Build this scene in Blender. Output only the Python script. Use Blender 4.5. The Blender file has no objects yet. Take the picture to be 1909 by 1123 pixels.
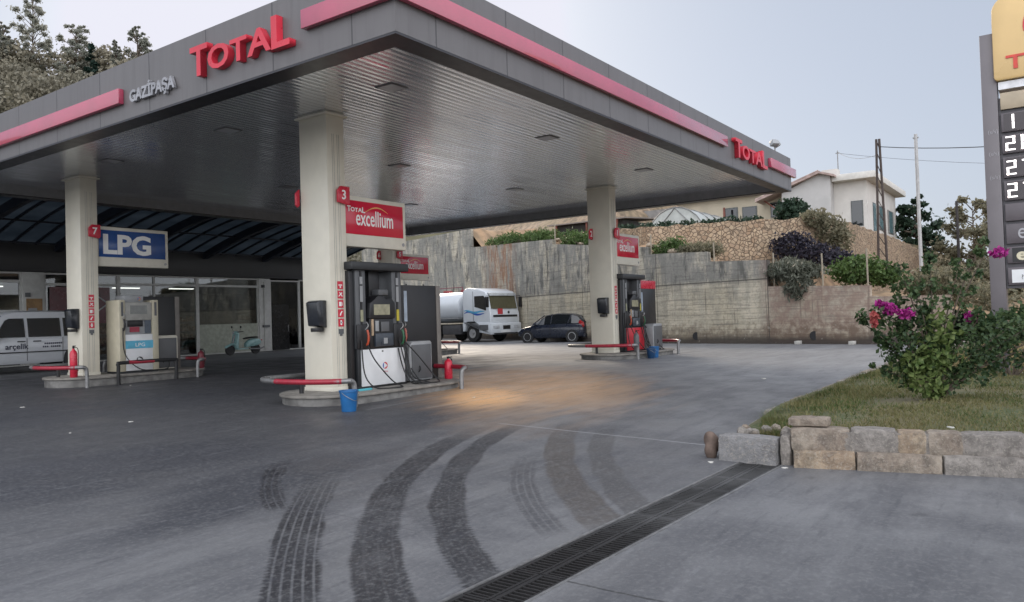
import bpy, bmesh, math, random
import numpy as np
from mathutils import Vector, Matrix
random.seed(7); rng = np.random.default_rng(11)
PI = math.pi; R_ = math.radians
scene = bpy.context.scene; COL = scene.collection
# ------------------------------------------------------------------ camera, sky, sun, exposure
YAW, PIT, ROLL = 0.617519829, 0.0226445596, -0.0313531028
F_ = Vector((math.cos(YAW)*math.cos(PIT), math.sin(YAW)*math.cos(PIT), math.sin(PIT)))
R0 = Vector((math.sin(YAW), -math.cos(YAW), 0)); U0 = R0.cross(F_)
RR = R0*math.cos(ROLL)+U0*math.sin(ROLL); UU = -R0*math.sin(ROLL)+U0*math.cos(ROLL)
cam_d = bpy.data.cameras.new('camera'); cam = bpy.data.objects.new('camera', cam_d); COL.objects.link(cam)
cam.matrix_world = Matrix(((RR.x, UU.x, -F_.x, 0), (RR.y, UU.y, -F_.y, 0), (RR.z, UU.z, -F_.z, 1.35), (0, 0, 0, 1)))
cam_d.lens = 27.371; cam_d.sensor_width = 36; cam_d.clip_end = 4000; cam_d.clip_start = .05
scene.camera = cam
SUN_EL, SUN_ROT = R_(27), R_(42)
w = bpy.data.worlds.new('World'); scene.world = w; w.use_nodes = True
nt = w.node_tree; sky = nt.nodes.new('ShaderNodeTexSky'); sky.sky_type = 'NISHITA'; sky.sun_disc = False
sky.sun_elevation = SUN_EL; sky.sun_rotation = SUN_ROT; sky.air_density = 1.0; sky.dust_density = 1.5; sky.ozone_density = 1.6
bg = nt.nodes['Background']
hs_ = nt.nodes.new('ShaderNodeHueSaturation'); hs_.inputs['Saturation'].default_value = .62; nt.links.new(sky.outputs[0], hs_.inputs['Color'])
mw = nt.nodes.new('ShaderNodeMix'); mw.data_type = 'RGBA'; mw.inputs[0].default_value = .90; # pale haze, with extra fill light added low behind the viewer
tcw = nt.nodes.new('ShaderNodeTexCoord'); dp = nt.nodes.new('ShaderNodeVectorMath'); dp.operation = 'DOT_PRODUCT'; dp.inputs[1].default_value = (-.72, -.66, .2); nt.links.new(tcw.outputs['Generated'], dp.inputs[0])
mr_ = nt.nodes.new('ShaderNodeMapRange'); mr_.inputs[1].default_value = -.35; mr_.inputs[2].default_value = .9; nt.links.new(dp.outputs['Value'], mr_.inputs[0])
mc = nt.nodes.new('ShaderNodeMix'); mc.data_type = 'RGBA'; mc.inputs[6].default_value = (1.18, 1.32, 1.60, 1); mc.inputs[7].default_value = (7.8, 7.9, 8.3, 1); nt.links.new(mr_.outputs[0], mc.inputs[0]); nt.links.new(mc.outputs[2], mw.inputs[7])
mn_ = nt.nodes.new('ShaderNodeVectorMath'); mn_.operation = 'MINIMUM'; mn_.inputs[1].default_value = (13.5, 12.3, 12.6); nt.links.new(hs_.outputs[0], mn_.inputs[0]); nt.links.new(mn_.outputs[0], mw.inputs[6]); nt.links.new(mw.outputs[2], bg.inputs[0]); bg.inputs[1].default_value = .12
sl = bpy.data.lights.new('sun', 'SUN'); sl.energy = .8; sl.angle = R_(14); sl.color = (1, .86, .7)
so = bpy.data.objects.new('sun', sl); COL.objects.link(so)
so.rotation_euler = Vector((math.sin(SUN_ROT)*math.cos(SUN_EL), math.cos(SUN_ROT)*math.cos(SUN_EL), math.sin(SUN_EL))).to_track_quat('Z', 'Y').to_euler()
vs = scene.view_settings; vs.view_transform = 'Standard'; vs.look = 'None'; vs.gamma = 1; vs.exposure = 1.55
scene.render.resolution_x = 1024; scene.render.resolution_y = 602

def gz(x, y):
    s = x*math.cos(YAW)+y*math.sin(YAW)
    t = -.31+.0186*min(s, 20.4)
    if s > 18.4: # rounded transition to the level part
        k = min((s-18.4)/4, 1); t = -.31+.0186*(18.4+4*(k-k*k/2))
    return t
# ------------------------------------------------------------------ materials
def newmat(name):
    m = bpy.data.materials.new(name); m.use_nodes = True
    return m, m.node_tree, m.node_tree.nodes['Principled BSDF']
def N(t, typ, **kw):
    n = t.nodes.new(typ)
    for k, v in kw.items(): setattr(n, k, v)
    return n
def math_(t, op, a, b=None, c=None, clamp=False):
    n = N(t, 'ShaderNodeMath', operation=op, use_clamp=clamp)
    for i, v in enumerate((a, b, c)):
        if v is None: continue
        if isinstance(v, (int, float)): n.inputs[i].default_value = v
        else: t.links.new(v, n.inputs[i])
    return n.outputs[0]
def coords(t, kind='Object', scale=None):
    tc = N(t, 'ShaderNodeTexCoord')
    if kind == 'World':
        g = N(t, 'ShaderNodeNewGeometry'); o = g.outputs['Position']
    else: o = tc.outputs[kind]
    if scale is None: return o
    mp = N(t, 'ShaderNodeMapping'); mp.inputs['Scale'].default_value = scale; t.links.new(o, mp.inputs[0]); return mp.outputs[0]
def noise(t, vec, scale, detail=4, rough=.55):
    n = N(t, 'ShaderNodeTexNoise'); n.inputs['Scale'].default_value = scale; n.inputs['Detail'].default_value = detail; n.inputs['Roughness'].default_value = rough
    t.links.new(vec, n.inputs['Vector']); return n.outputs[0]
def mix(t, fac, a, b):
    n = N(t, 'ShaderNodeMix', data_type='RGBA')
    for s, v in ((n.inputs[0], fac), (n.inputs[6], a), (n.inputs[7], b)):
        if isinstance(v, (int, float)): s.default_value = v
        elif isinstance(v, (tuple, list)): s.default_value = (*v[:3], 1)
        else: t.links.new(v, s)
    return n.outputs[2]
def ramp(t, fac, lo, hi, a=0., b=1.):
    n = N(t, 'ShaderNodeMapRange'); n.inputs[1].default_value = lo; n.inputs[2].default_value = hi; n.inputs[3].default_value = a; n.inputs[4].default_value = b
    n.interpolation_type = 'SMOOTHSTEP'
    t.links.new(fac, n.inputs[0]); return n.outputs[0]
def bump(t, p, h, strength=.3, dist=.02):
    b = N(t, 'ShaderNodeBump'); b.inputs['Strength'].default_value = strength; b.inputs['Distance'].default_value = dist
    t.links.new(h, b.inputs['Height']); t.links.new(b.outputs[0], p.inputs['Normal'])
MATS = {}
def M(name, col, rough=.55, metal=0., var=.18, scale=6., bmp=.0, spec=.5, dirt=None, world=False):
    if name in MATS: return MATS[name]
    m, t, p = newmat(name)
    v = coords(t, 'World' if world else 'Object')
    n = noise(t, v, scale, 5); n2 = noise(t, v, scale*.23, 3)
    f = ramp(t, n, .3, .7); f2 = ramp(t, n2, .35, .65)
    dk = tuple(c*(1-var) for c in col); lt = tuple(min(1, c*(1+var*.6)) for c in col)
    c = mix(t, f, dk, lt)
    d = dirt or tuple(x*.72 for x in col)
    c = mix(t, math_(t, 'MULTIPLY', f2, .35), c, d)
    t.links.new(c, p.inputs['Base Color'])
    t.links.new(ramp(t, n, 0, 1, max(0, rough-.08), min(1, rough+.08)), p.inputs['Roughness'])
    p.inputs['Metallic'].default_value = metal; p.inputs['Specular IOR Level'].default_value = spec
    if bmp: bump(t, p, n, bmp)
    MATS[name] = m; return m
def EM(name, col, s):
    if name in MATS: return MATS[name]
    m, t, p = newmat(name); p.inputs['Base Color'].default_value = (*col, 1); p.inputs['Emission Color'].default_value = (*col, 1); p.inputs['Emission Strength'].default_value = s
    MATS[name] = m; return m
# ------------------------------------------------------------------ mesh builder
class MB:
    def __init__(s): s.v = []; s.f = []
    def add(s, vs_, fs, mat=None):
        o = len(s.v); s.v += [tuple(mat @ Vector(v)) if mat else tuple(v) for v in vs_]; s.f += [[i+o for i in f] for f in fs]; return s
    def box(s, x0, y0, z0, x1, y1, z1, mat=None):
        return s.add([(x0, y0, z0), (x1, y0, z0), (x1, y1, z0), (x0, y1, z0), (x0, y0, z1), (x1, y0, z1), (x1, y1, z1), (x0, y1, z1)],
                     [(0, 3, 2, 1), (4, 5, 6, 7), (0, 1, 5, 4), (1, 2, 6, 5), (2, 3, 7, 6), (3, 0, 4, 7)], mat)
    def prism(s, poly, a, b, axis='z', mat=None):
        n = len(poly)
        P3 = {'z': lambda p, h: (p[0], p[1], h), 'y': lambda p, h: (p[0], h, p[1]), 'x': lambda p, h: (h, p[0], p[1])}[axis]
        return s.add([P3(p, a) for p in poly]+[P3(p, b) for p in poly], [list(range(n))[::-1], list(range(n, 2*n))]+[(i, (i+1) % n, n+(i+1) % n, n+i) for i in range(n)], mat)
    def cyl(s, c, r, h, n=20, axis='z', r2=None, mat=None):
        r2 = r if r2 is None else r2; c = Vector(c)
        q = {'z': lambda a, b, k: (a, b, k), 'y': lambda a, b, k: (a, k, b), 'x': lambda a, b, k: (k, a, b)}[axis]
        vs_ = []
        for rr, k in ((r, 0), (r2, h)):
            for i in range(n): vs_.append(tuple(c+Vector(q(rr*math.cos(2*PI*i/n), rr*math.sin(2*PI*i/n), k))))
        return s.add(vs_, [list(range(n))[::-1], list(range(n, 2*n))]+[(i, (i+1) % n, n+(i+1) % n, n+i) for i in range(n)], mat)
    def lathe(s, prof, n=24, mat=None, axis='z', c=(0, 0, 0)):
        vs_ = []; fs = []
        for r, z in prof:
            for i in range(n):
                a, b = r*math.cos(2*PI*i/n), r*math.sin(2*PI*i/n)
                p = {'z': (a, b, z), 'y': (a, z, b), 'x': (z, a, b)}[axis]
                vs_.append((p[0]+c[0], p[1]+c[1], p[2]+c[2]))
        for j in range(len(prof)-1):
            for i in range(n): fs.append((j*n+i, j*n+(i+1) % n, (j+1)*n+(i+1) % n, (j+1)*n+i))
        fs.append(list(range(n))[::-1]); fs.append([(len(prof)-1)*n+i for i in range(n)])
        return s.add(vs_, fs, mat)
    def tube(s, pts, r, n=10, smooth=4):
        P_ = [Vector(p) for p in pts]
        if smooth and len(P_) > 2:
            Q = []
            for i in range(len(P_)-1):
                p0 = P_[max(i-1, 0)]; p1 = P_[i]; p2 = P_[i+1]; p3 = P_[min(i+2, len(P_)-1)]
                for k in range(smooth):
                    u = k/smooth; Q.append(.5*((2*p1)+(-p0+p2)*u+(2*p0-5*p1+4*p2-p3)*u*u+(-p0+3*p1-3*p2+p3)*u**3))
            Q.append(P_[-1]); P_ = Q
        vs_ = []; fs = []; up = None
        for i, p in enumerate(P_):
            d = (P_[min(i+1, len(P_)-1)]-P_[max(i-1, 0)]).normalized()
            if up is None: up = d.orthogonal().normalized()
            up = (up-d*up.dot(d)).normalized(); sd = d.cross(up)
            rr = r[min(i, len(r)-1)] if isinstance(r, (list, tuple)) else r
            for k in range(n): vs_.append(tuple(p+rr*(math.cos(2*PI*k/n)*up+math.sin(2*PI*k/n)*sd)))
        for i in range(len(P_)-1):
            for k in range(n): fs.append((i*n+k, i*n+(k+1) % n, (i+1)*n+(k+1) % n, (i+1)*n+k))
        fs.append(list(range(n))[::-1]); fs.append([(len(P_)-1)*n+k for k in range(n)])
        return s.add(vs_, fs)
    def loft(s, rings, cap=True):
        n = len(rings[0]); vs_ = [p for r in rings for p in r]; fs = []
        for j in range(len(rings)-1):
            for i in range(n): fs.append((j*n+i, j*n+(i+1) % n, (j+1)*n+(i+1) % n, (j+1)*n+i))
        if cap: fs.append(list(range(n))[::-1]); fs.append([(len(rings)-1)*n+i for i in range(n)])
        return s.add(vs_, fs)
    def build(s, name, mat, parent=None, bevel=0, smooth=False, seg=2, sub=0):
        me = bpy.data.meshes.new(name); me.from_pydata(s.v, [], s.f)
        bm = bmesh.new(); bm.from_mesh(me); bmesh.ops.recalc_face_normals(bm, faces=bm.faces)
        if bevel:
            ed = [e for e in bm.edges if len(e.link_faces) == 2 and e.calc_face_angle(0) > .5]
            bmesh.ops.bevel(bm, geom=ed, offset=bevel, segments=seg, profile=.5, affect='EDGES', clamp_overlap=True)
        bm.to_mesh(me); bm.free()
        if smooth or bevel:
            me.shade_smooth() if hasattr(me, 'shade_smooth') else None
            try: me.set_sharp_from_angle(angle=R_(38))
            except Exception: pass
        me.materials.append(mat)
        o = bpy.data.objects.new(name, me); COL.objects.link(o)
        if parent: o.parent = parent
        if sub:
            md = o.modifiers.new('sub', 'SUBSURF'); md.levels = sub; md.render_levels = sub
        return o
def box(name, mat, parent, *a, bevel=.006): return MB().box(*a).build(name, mat, parent, bevel=bevel)
def tag(o, label=None, cat=None, group=None, kind=None):
    if label: o['label'] = label
    if cat: o['category'] = cat
    if group: o['group'] = group
    if kind: o['kind'] = kind
    return o
def thing(name, label, cat, loc=(0, 0, 0), rz=0, group=None):
    o = bpy.data.objects.new(name, None); COL.objects.link(o); o.location = loc; o.rotation_euler = (0, 0, rz); o.empty_display_size = .2
    return tag(o, label, cat, group)
def copy_tree(o, parent=None):
    c = o.copy(); COL.objects.link(c); c.parent = parent
    for ch in list(o.children): copy_tree(ch, c)
    return c
def rawmesh(name, verts, faces, mat, parent=None):
    me = bpy.data.meshes.new(name); verts = np.asarray(verts, np.float32); faces = np.asarray(faces, np.int32)
    k = faces.shape[1]
    me.vertices.add(len(verts)); me.vertices.foreach_set('co', verts.ravel())
    me.loops.add(faces.size); me.loops.foreach_set('vertex_index', faces.ravel())
    me.polygons.add(len(faces)); me.polygons.foreach_set('loop_start', np.arange(0, faces.size, k, dtype=np.int32)); me.polygons.foreach_set('loop_total', np.full(len(faces), k, np.int32))
    me.update(); me.validate(); me.materials.append(mat)
    o = bpy.data.objects.new(name, me); COL.objects.link(o)
    if parent: o.parent = parent
    return o
def text(name, s, size, depth, mat, parent, origin, right, up, bold=0., sx=1., align='LEFT', bev=0):
    """writing on a plane: origin = lower left corner, right / up = unit vectors in the parent's space"""
    cu = bpy.data.curves.new('t', 'FONT'); cu.body = s; cu.size = size; cu.extrude = depth/2; cu.offset = bold; cu.resolution_u = 3; cu.align_x = align
    cu.bevel_depth = bev
    o = bpy.data.objects.new('t', cu); COL.objects.link(o)
    dg = bpy.context.evaluated_depsgraph_get(); me = bpy.data.meshes.new_from_object(o.evaluated_get(dg))
    bpy.data.objects.remove(o); bpy.data.curves.remove(cu)
    r = Vector(right); u = Vector(up); n = r.cross(u); og = Vector(origin)
    mt = Matrix(((r.x*sx, u.x, n.x, og.x), (r.y*sx, u.y, n.y, og.y), (r.z*sx, u.z, n.z, og.z), (0, 0, 0, 1)))
    me.transform(mt); me.materials.clear(); me.materials.append(mat)
    ob = bpy.data.objects.new(name, me); COL.objects.link(ob); ob.parent = parent
    return ob
# ------------------------------------------------------------------ shared materials
cream = M('column_cream', (.66, .625, .525), .38, var=.04, scale=3, dirt=(.56, .53, .46))
creamf = M('sign_cream', (.66, .63, .54), .4, var=.05)
red = M('red_plastic', (.55, .022, .05), .28, var=.08)
redband = M('red_band', (.42, .035, .09), .22, var=.10, scale=2, spec=1.)
redband.node_tree.nodes['Principled BSDF'].inputs['Coat Weight'].default_value = .7
white = M('white_panel', (.72, .73, .74), .35, var=.05)
whitet = M('white_lettering', (.82, .82, .80), .4, var=.02)
black = M('black_plastic', (.012, .012, .014), .4, var=.2)
darkg = M('dark_grey_panel', (.022, .024, .027), .42, var=.12)
midg = M('mid_grey_panel', (.10, .104, .11), .4, var=.1)
lightg = M('light_grey_panel', (.30, .31, .32), .35, var=.08)
steel = M('brushed_steel', (.30, .30, .30), .38, metal=.85, var=.15, scale=20)
galv = M('galvanised', (.26, .26, .26), .5, metal=.6, var=.25, scale=12)
rubber = M('rubber', (.014, .014, .015), .6, var=.25, scale=30)
railred = M('rail_red', (.34, .02, .04), .35, var=.2, scale=10)
concrete = M('island_concrete', (.19, .185, .175), .8, var=.4, scale=5, bmp=.5, dirt=(.045, .042, .04))
blue = M('blue_plastic', (.01, .11, .30), .35, var=.15)
cyan = M('cyan_plastic', (.08, .40, .46), .4, var=.1)
def glass_mat(name, col=(.012, .014, .016), rough=.04):
    m, t, p = newmat(name); p.inputs['Base Color'].default_value = (*col, 1); p.inputs['Roughness'].default_value = rough; p.inputs['Specular IOR Level'].default_value = .8
    p.inputs['IOR'].default_value = 1.55
    return m
dglass = glass_mat('dark_glass')
def window_mat():
    m, t, p = newmat('shop_glass')
    tr = N(t, 'ShaderNodeBsdfTransparent'); tr.inputs[0].default_value = (.75, .78, .78, 1)
    gl = N(t, 'ShaderNodeBsdfGlossy'); gl.inputs['Roughness'].default_value = .02
    fr = N(t, 'ShaderNodeFresnel'); fr.inputs[0].default_value = 1.7
    mx = N(t, 'ShaderNodeMixShader'); t.links.new(fr.outputs[0], mx.inputs[0]); t.links.new(tr.outputs[0], mx.inputs[1]); t.links.new(gl.outputs[0], mx.inputs[2])
    t.links.new(mx.outputs[0], t.nodes['Material Output'].inputs[0]); return m
wglass = window_mat()
# ------------------------------------------------------------------ forecourt
def forecourt_mat():
    m, t, p = newmat('forecourt_concrete')
    pos = coords(t, 'World'); sep = N(t, 'ShaderNodeSeparateXYZ'); t.links.new(pos, sep.inputs[0]); x, y = sep.outputs[0], sep.outputs[1]
    big = noise(t, pos, .22, 5, .6); med = noise(t, pos, 1.3, 6, .6); fine = noise(t, pos, 28, 4, .6)
    st = noise(t, coords(t, 'World', (.35, 1.6, 1)), 1.2, 6, .65)         # streaks dragged along the lanes
    mpr = N(t, 'ShaderNodeMapping'); mpr.inputs['Rotation'].default_value = (0, 0, R_(-50)); mpr.inputs['Scale'].default_value = (.3, 2.2, 1); t.links.new(pos, mpr.inputs[0])
    st2 = noise(t, mpr.outputs[0], 1.0, 6, .65); sc2 = noise(t, mpr.outputs[0], 4.5, 6, .7)
    c = mix(t, ramp(t, big, .35, .65), (.098, .099, .104), (.165, .167, .172))
    c = mix(t, ramp(t, med, .42, .66, 0, .65), c, (.075, .076, .084))
    c = mix(t, ramp(t, st, .45, .68, 0, .6), c, (.070, .072, .08))
    c = mix(t, ramp(t, st2, .52, .72, 0, .40), c, (.20, .20, .208))
    # darker ground under the canopy and in front of the pumps
    def rect(x0, x1, y0, y1, s):
        a = math_(t, 'MULTIPLY', ramp(t, x, x0-s, x0+s), ramp(t, x, x1-s, x1+s, 1, 0)); b = math_(t, 'MULTIPLY', ramp(t, y, y0-s, y0+s), ramp(t, y, y1-s, y1+s, 1, 0))
        return math_(t, 'MULTIPLY', a, b)
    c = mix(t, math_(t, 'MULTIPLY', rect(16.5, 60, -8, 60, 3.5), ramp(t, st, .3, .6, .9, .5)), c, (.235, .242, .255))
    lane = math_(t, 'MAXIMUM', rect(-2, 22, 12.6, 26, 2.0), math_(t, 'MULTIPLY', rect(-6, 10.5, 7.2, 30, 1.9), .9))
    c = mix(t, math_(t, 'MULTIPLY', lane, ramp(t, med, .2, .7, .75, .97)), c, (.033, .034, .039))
    def blob(cx, cy, rx, ry, rot=0):
        mp = N(t, 'ShaderNodeMapping', vector_type='TEXTURE'); mp.inputs['Location'].default_value = (cx, cy, 0); mp.inputs['Rotation'].default_value = (0, 0, rot); mp.inputs['Scale'].default_value = (rx, ry, 1)
        flat = N(t, 'ShaderNodeCombineXYZ'); t.links.new(x, flat.inputs[0]); t.links.new(y, flat.inputs[1]); t.links.new(flat.outputs[0], mp.inputs[0])
        ln = N(t, 'ShaderNodeVectorMath', operation='LENGTH'); t.links.new(mp.outputs[0], ln.inputs[0])
        return ramp(t, math_(t, 'ADD', ln.outputs['Value'], math_(t, 'MULTIPLY', math_(t, 'SUBTRACT', st2, .5), 1.1)), .35, 1.1, 1, 0)
    for a in ((4.5, 9.0, 2.6, 1.3, R_(-30)), (3.2, 8.2, 1.6, .7, R_(-35)), (4.0, 6.0, 1.3, .6, R_(20)), (7.5, 14.5, 5.0, 2.0, 0), (5.2, 6.6, 1.6, .9, 0), (8.2, 7.8, 2.2, 1.0, 0)):
        c = mix(t, math_(t, 'MULTIPLY', blob(*a), .85), c, (.038, .040, .048))
    # warm pool of light painted in ochre beside the pump island
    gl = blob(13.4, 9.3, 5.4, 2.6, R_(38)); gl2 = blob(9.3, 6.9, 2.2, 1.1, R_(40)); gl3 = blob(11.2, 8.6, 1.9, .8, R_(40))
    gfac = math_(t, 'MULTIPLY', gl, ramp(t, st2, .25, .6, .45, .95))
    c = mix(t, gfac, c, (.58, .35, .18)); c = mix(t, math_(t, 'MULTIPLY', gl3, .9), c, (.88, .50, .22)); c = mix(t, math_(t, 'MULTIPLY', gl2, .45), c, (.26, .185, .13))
    # tyre marks: arcs of rubber (centre, radius, half width, angle from, to, strength, ribs, colour)
    arcs = [(15.6, -3.2, 13.2, .15, 128, 150, .35, 0, (.055, .055, .06)), (12.0, 1.0, 12.0, .16, 125, 165, .4, 0, (.05, .05, .055)), (17.1, -7.9, 18.33, .17, 128, 147, .95, 1, (.012, .012, .015)), (10.55, -2.63, 9.39, .165, 100, 146, .88, 0, (.011, .011, .014)), (10.8, -2.49, 9.12, .0, 0, 0, 0, 0, None),
            (10.75, -2.45, 8.85, .15, 98, 146, .88, 0, (.012, .012, .015)), (9.74, 2.34, 6.36, .10, 128, 152, 1.0, 1, (.012, .012, .016)),
            (13.32, -5.02, 11.36, .17, 108, 138, .75, 0, (.06, .05, .042)), (12.98, -5.22, 10.9, .14, 106, 135, .75, 0, (.06, .058, .058)), (10.34, -1.81, 7.42, .12, 114, 140, .8, 1, (.055, .055, .06))]
    dens = 0
    for cx, cy, r, hw, a0, a1, s, rib, colr in arcs:
        if not s: continue
        dx = math_(t, 'SUBTRACT', x, cx); dy = math_(t, 'SUBTRACT', y, cy)
        d = math_(t, 'SUBTRACT', math_(t, 'SQRT', math_(t, 'ADD', math_(t, 'MULTIPLY', dx, dx), math_(t, 'MULTIPLY', dy, dy))), r)
        ang = math_(t, 'ARCTAN2', dy, dx)
        al = math_(t, 'MULTIPLY', ang, r)
        tooth = math_(t, 'MULTIPLY', math_(t, 'PINGPONG', al, .03), ramp(t, med, .35, .65, .1, 1.0))                     # lightly serrated shoulders
        ad = math_(t, 'ADD', math_(t, 'ADD', math_(t, 'ABSOLUTE', d), tooth), math_(t, 'MULTIPLY', math_(t, 'SUBTRACT', med, .5), .12))
        e = ramp(t, ad, hw-.015, hw+.03, 1, 0)
        k = math_(t, 'MULTIPLY', e, math_(t, 'MULTIPLY', ramp(t, ang, R_(a0), R_(a0+min(14, (a1-a0)*.38))), ramp(t, ang, R_(a1-3), R_(a1), 1, 0)))
        rb = math_(t, 'PINGPONG', math_(t, 'ADD', d, .01), .032 if rib else .05)
        ribs = ramp(t, rb, .002, .014, .30 if rib else .86, 1)
        k = math_(t, 'MULTIPLY', math_(t, 'MULTIPLY', k, ribs), math_(t, 'MULTIPLY', ramp(t, noise(t, pos, 2.3, 5, .7), .36, .55, .75, 1), ramp(t, st, .3, .7, 1, .9)))
        c = mix(t, math_(t, 'MULTIPLY', k, s), c, colr)
    # sharper oil spots and worn grit
    vo = N(t, 'ShaderNodeTexVoronoi', feature='F1'); vo.inputs['Scale'].default_value = .9; vo.inputs['Randomness'].default_value = 1; t.links.new(pos, vo.inputs[0])
    sp_ = ramp(t, math_(t, 'ADD', vo.outputs['Distance'], math_(t, 'MULTIPLY', math_(t, 'SUBTRACT', noise(t, pos, 9, 4), .5), .12)), .03, .07, .5, 0); c = mix(t, sp_, c, (.05, .05, .053))
    c = mix(t, ramp(t, sc2, .52, .68, 0, .45), c, (.05, .052, .06)); c = mix(t, ramp(t, sc2, .28, .42, .35, 0), c, (.22, .225, .235))
    # joints and hairlines
    def line(x0, y0, x1, y1, wd, colr, s):
        nonlocal c
        L = math.hypot(x1-x0, y1-y0); ux, uy = (x1-x0)/L, (y1-y0)/L
        px = math_(t, 'SUBTRACT', x, x0); py = math_(t, 'SUBTRACT', y, y0)
        al = math_(t, 'ADD', math_(t, 'MULTIPLY', px, ux), math_(t, 'MULTIPLY', py, uy))
        ac = math_(t, 'ABSOLUTE', math_(t, 'ADD', math_(t, 'SUBTRACT', math_(t, 'MULTIPLY', py, ux), math_(t, 'MULTIPLY', px, uy)), math_(t, 'MULTIPLY', math_(t, 'SUBTRACT', med, .5), .05)))
        k = math_(t, 'MULTIPLY', ramp(t, ac, wd*.4, wd, 1, 0), math_(t, 'MULTIPLY', ramp(t, al, -.05, .05), ramp(t, al, L-.05, L+.05, 1, 0)))
        c = mix(t, math_(t, 'MULTIPLY', k, s), c, colr)
    line(3.96, 2.6, 4.02, -3, .014, (.03, .03, .03), .8)
    line(8.75, 6.5, 8.40, 3.0, .02, (.34, .34, .35), .7)
    line(9.6, 8.6, 26, 6.6, .035, (.36, .35, .34), .45)
    line(9.0, 9.4, 12.6, 9.5, .02, (.33, .33, .33), .6)
    line(-8, 7.6, 9, 7.2, .012, (.06, .06, .065), .5); line(4.6, 14, 4.3, 4.0, .010, (.06, .06, .065), .45)
    line(-6, 9.3, 5.5, 5.3, .02, (.07, .07, .08), .5); line(12, 6.5, 12.5, -6, .015, (.07, .07, .07), .5)
    c = mix(t, ramp(t, fine, .45, .7, .0, .3), c, (.22, .22, .22)); c = mix(t, ramp(t, noise(t, pos, 60, 3, .6), .54, .64, 0, .2), c, (.05, .05, .05))
    t.links.new(c, p.inputs['Base Color'])
    t.links.new(math_(t, 'SUBTRACT', ramp(t, med, .3, .7, .46, .66), math_(t, 'MULTIPLY', gl, .14)), p.inputs['Roughness'])
    p.inputs['Specular IOR Level'].default_value = .45
    h = math_(t, 'ADD', math_(t, 'MULTIPLY', fine, .5), med); bump(t, p, h, .12, .02)
    return m
xs = list(np.arange(-16, 60.1, 1.0)); ys = list(np.arange(-30, 60.1, 1.0)); v = []; f = []
# leave a slot for the drain channel
DX0, DX1, DY0, DY1 = 1.0, 8.0, 2.50, 2.93
skew = lambda x_: -.045*(x_-3.45) if x_ < 9 else -.25
xs = sorted(set(xs+[DX0, DX1])); ys = sorted(set([a for a in ys if abs(a-3) > .01 and abs(a-2) > .01]+[DY0, DY1]))
for a in xs:
    for b in ys: v.append((a, b+skew(a), gz(a, b)))
ny = len(ys)
for i in range(len(xs)-1):
    for j in range(ny-1):
        if xs[i] >= DX0-.01 and xs[i+1] <= DX1+.01 and ys[j] >= DY0-.01 and ys[j+1] <= DY1+.01: continue
        f.append((i*ny+j, (i+1)*ny+j, (i+1)*ny+j+1, i*ny+j+1))
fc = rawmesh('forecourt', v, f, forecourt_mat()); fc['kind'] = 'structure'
g = MB(); g.v = [(-1500, -1500, -.9), (1500, -1500, -.9), (1500, 1500, -.9), (-1500, 1500, -.9)]; g.f = [(0, 1, 2, 3)]
tag(g.build('ground', M('far_ground', (.12, .11, .07), .95, world=True, scale=.05)), kind='structure')
# drain channel in the slot: long bars, cross bars, kerb angles
drain = thing('drain_channel', 'rusty slotted steel drain grate strip running across the concrete towards the grey kerb block', 'drain', (0, 0, 0))
dark_iron = M('grate_iron', (.065, .065, .066), .6, metal=.1, var=.5, scale=1.2, dirt=(.012, .011, .010))
_t = dark_iron.node_tree; _p = _t.nodes['Principled BSDF']; _l = _p.inputs['Base Color'].links[0].from_socket; _w = coords(_t, 'World'); _s = N(_t, 'ShaderNodeSeparateXYZ'); _t.links.new(_w, _s.inputs[0])
_t.links.new(mix(_t, ramp(_t, math_(_t, 'ADD', _s.outputs[0], math_(_t, 'MULTIPLY', noise(_t, _w, 1.2, 4), 2.2)), 5.4, 6.9, .85, 0), _l, (.012, .011, .011)), _p.inputs['Base Color'])
trough = MB(); ym = (DY0+DY1)/2
def slab(mb, x0, x1, y0, y1, zt, th):   # follows the ground fall
    k0, k1 = skew(x0), skew(x1)
    mb.add([(x0, y0+k0, gz(x0, y0)+zt-th), (x1, y0+k1, gz(x1, y0)+zt-th), (x1, y1+k1, gz(x1, y1)+zt-th), (x0, y1+k0, gz(x0, y1)+zt-th), (x0, y0+k0, gz(x0, y0)+zt), (x1, y0+k1, gz(x1, y0)+zt), (x1, y1+k1, gz(x1, y1)+zt), (x0, y1+k0, gz(x0, y1)+zt)],
           [(0, 3, 2, 1), (4, 5, 6, 7), (0, 1, 5, 4), (1, 2, 6, 5), (2, 3, 7, 6), (3, 0, 4, 7)])
slab(trough, DX0-.05, DX1+.05, DY0-.05, DY1+.05, -.22, .05); slab(trough, DX0, DX1, DY0-.05, DY0, -.001, .26); slab(trough, DX0, DX1, DY1, DY1+.05, -.001, .26); slab(trough, DX0-.05, DX0, DY0, DY1, -.001, .26); slab(trough, DX1, DX1+.05, DY0, DY1, -.001, .26)
trough.build('trough', M('trough_dirt', (.006, .006, .006), .95), drain)
fr = MB(); slab(fr, DX0, DX1, DY0, DY0+.022, .004, .05); slab(fr, DX0, DX1, DY1-.022, DY1, .004, .05); fr.build('edge_angle', galv, drain)
nseg = 14; L = (DX1-DX0)/nseg
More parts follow.
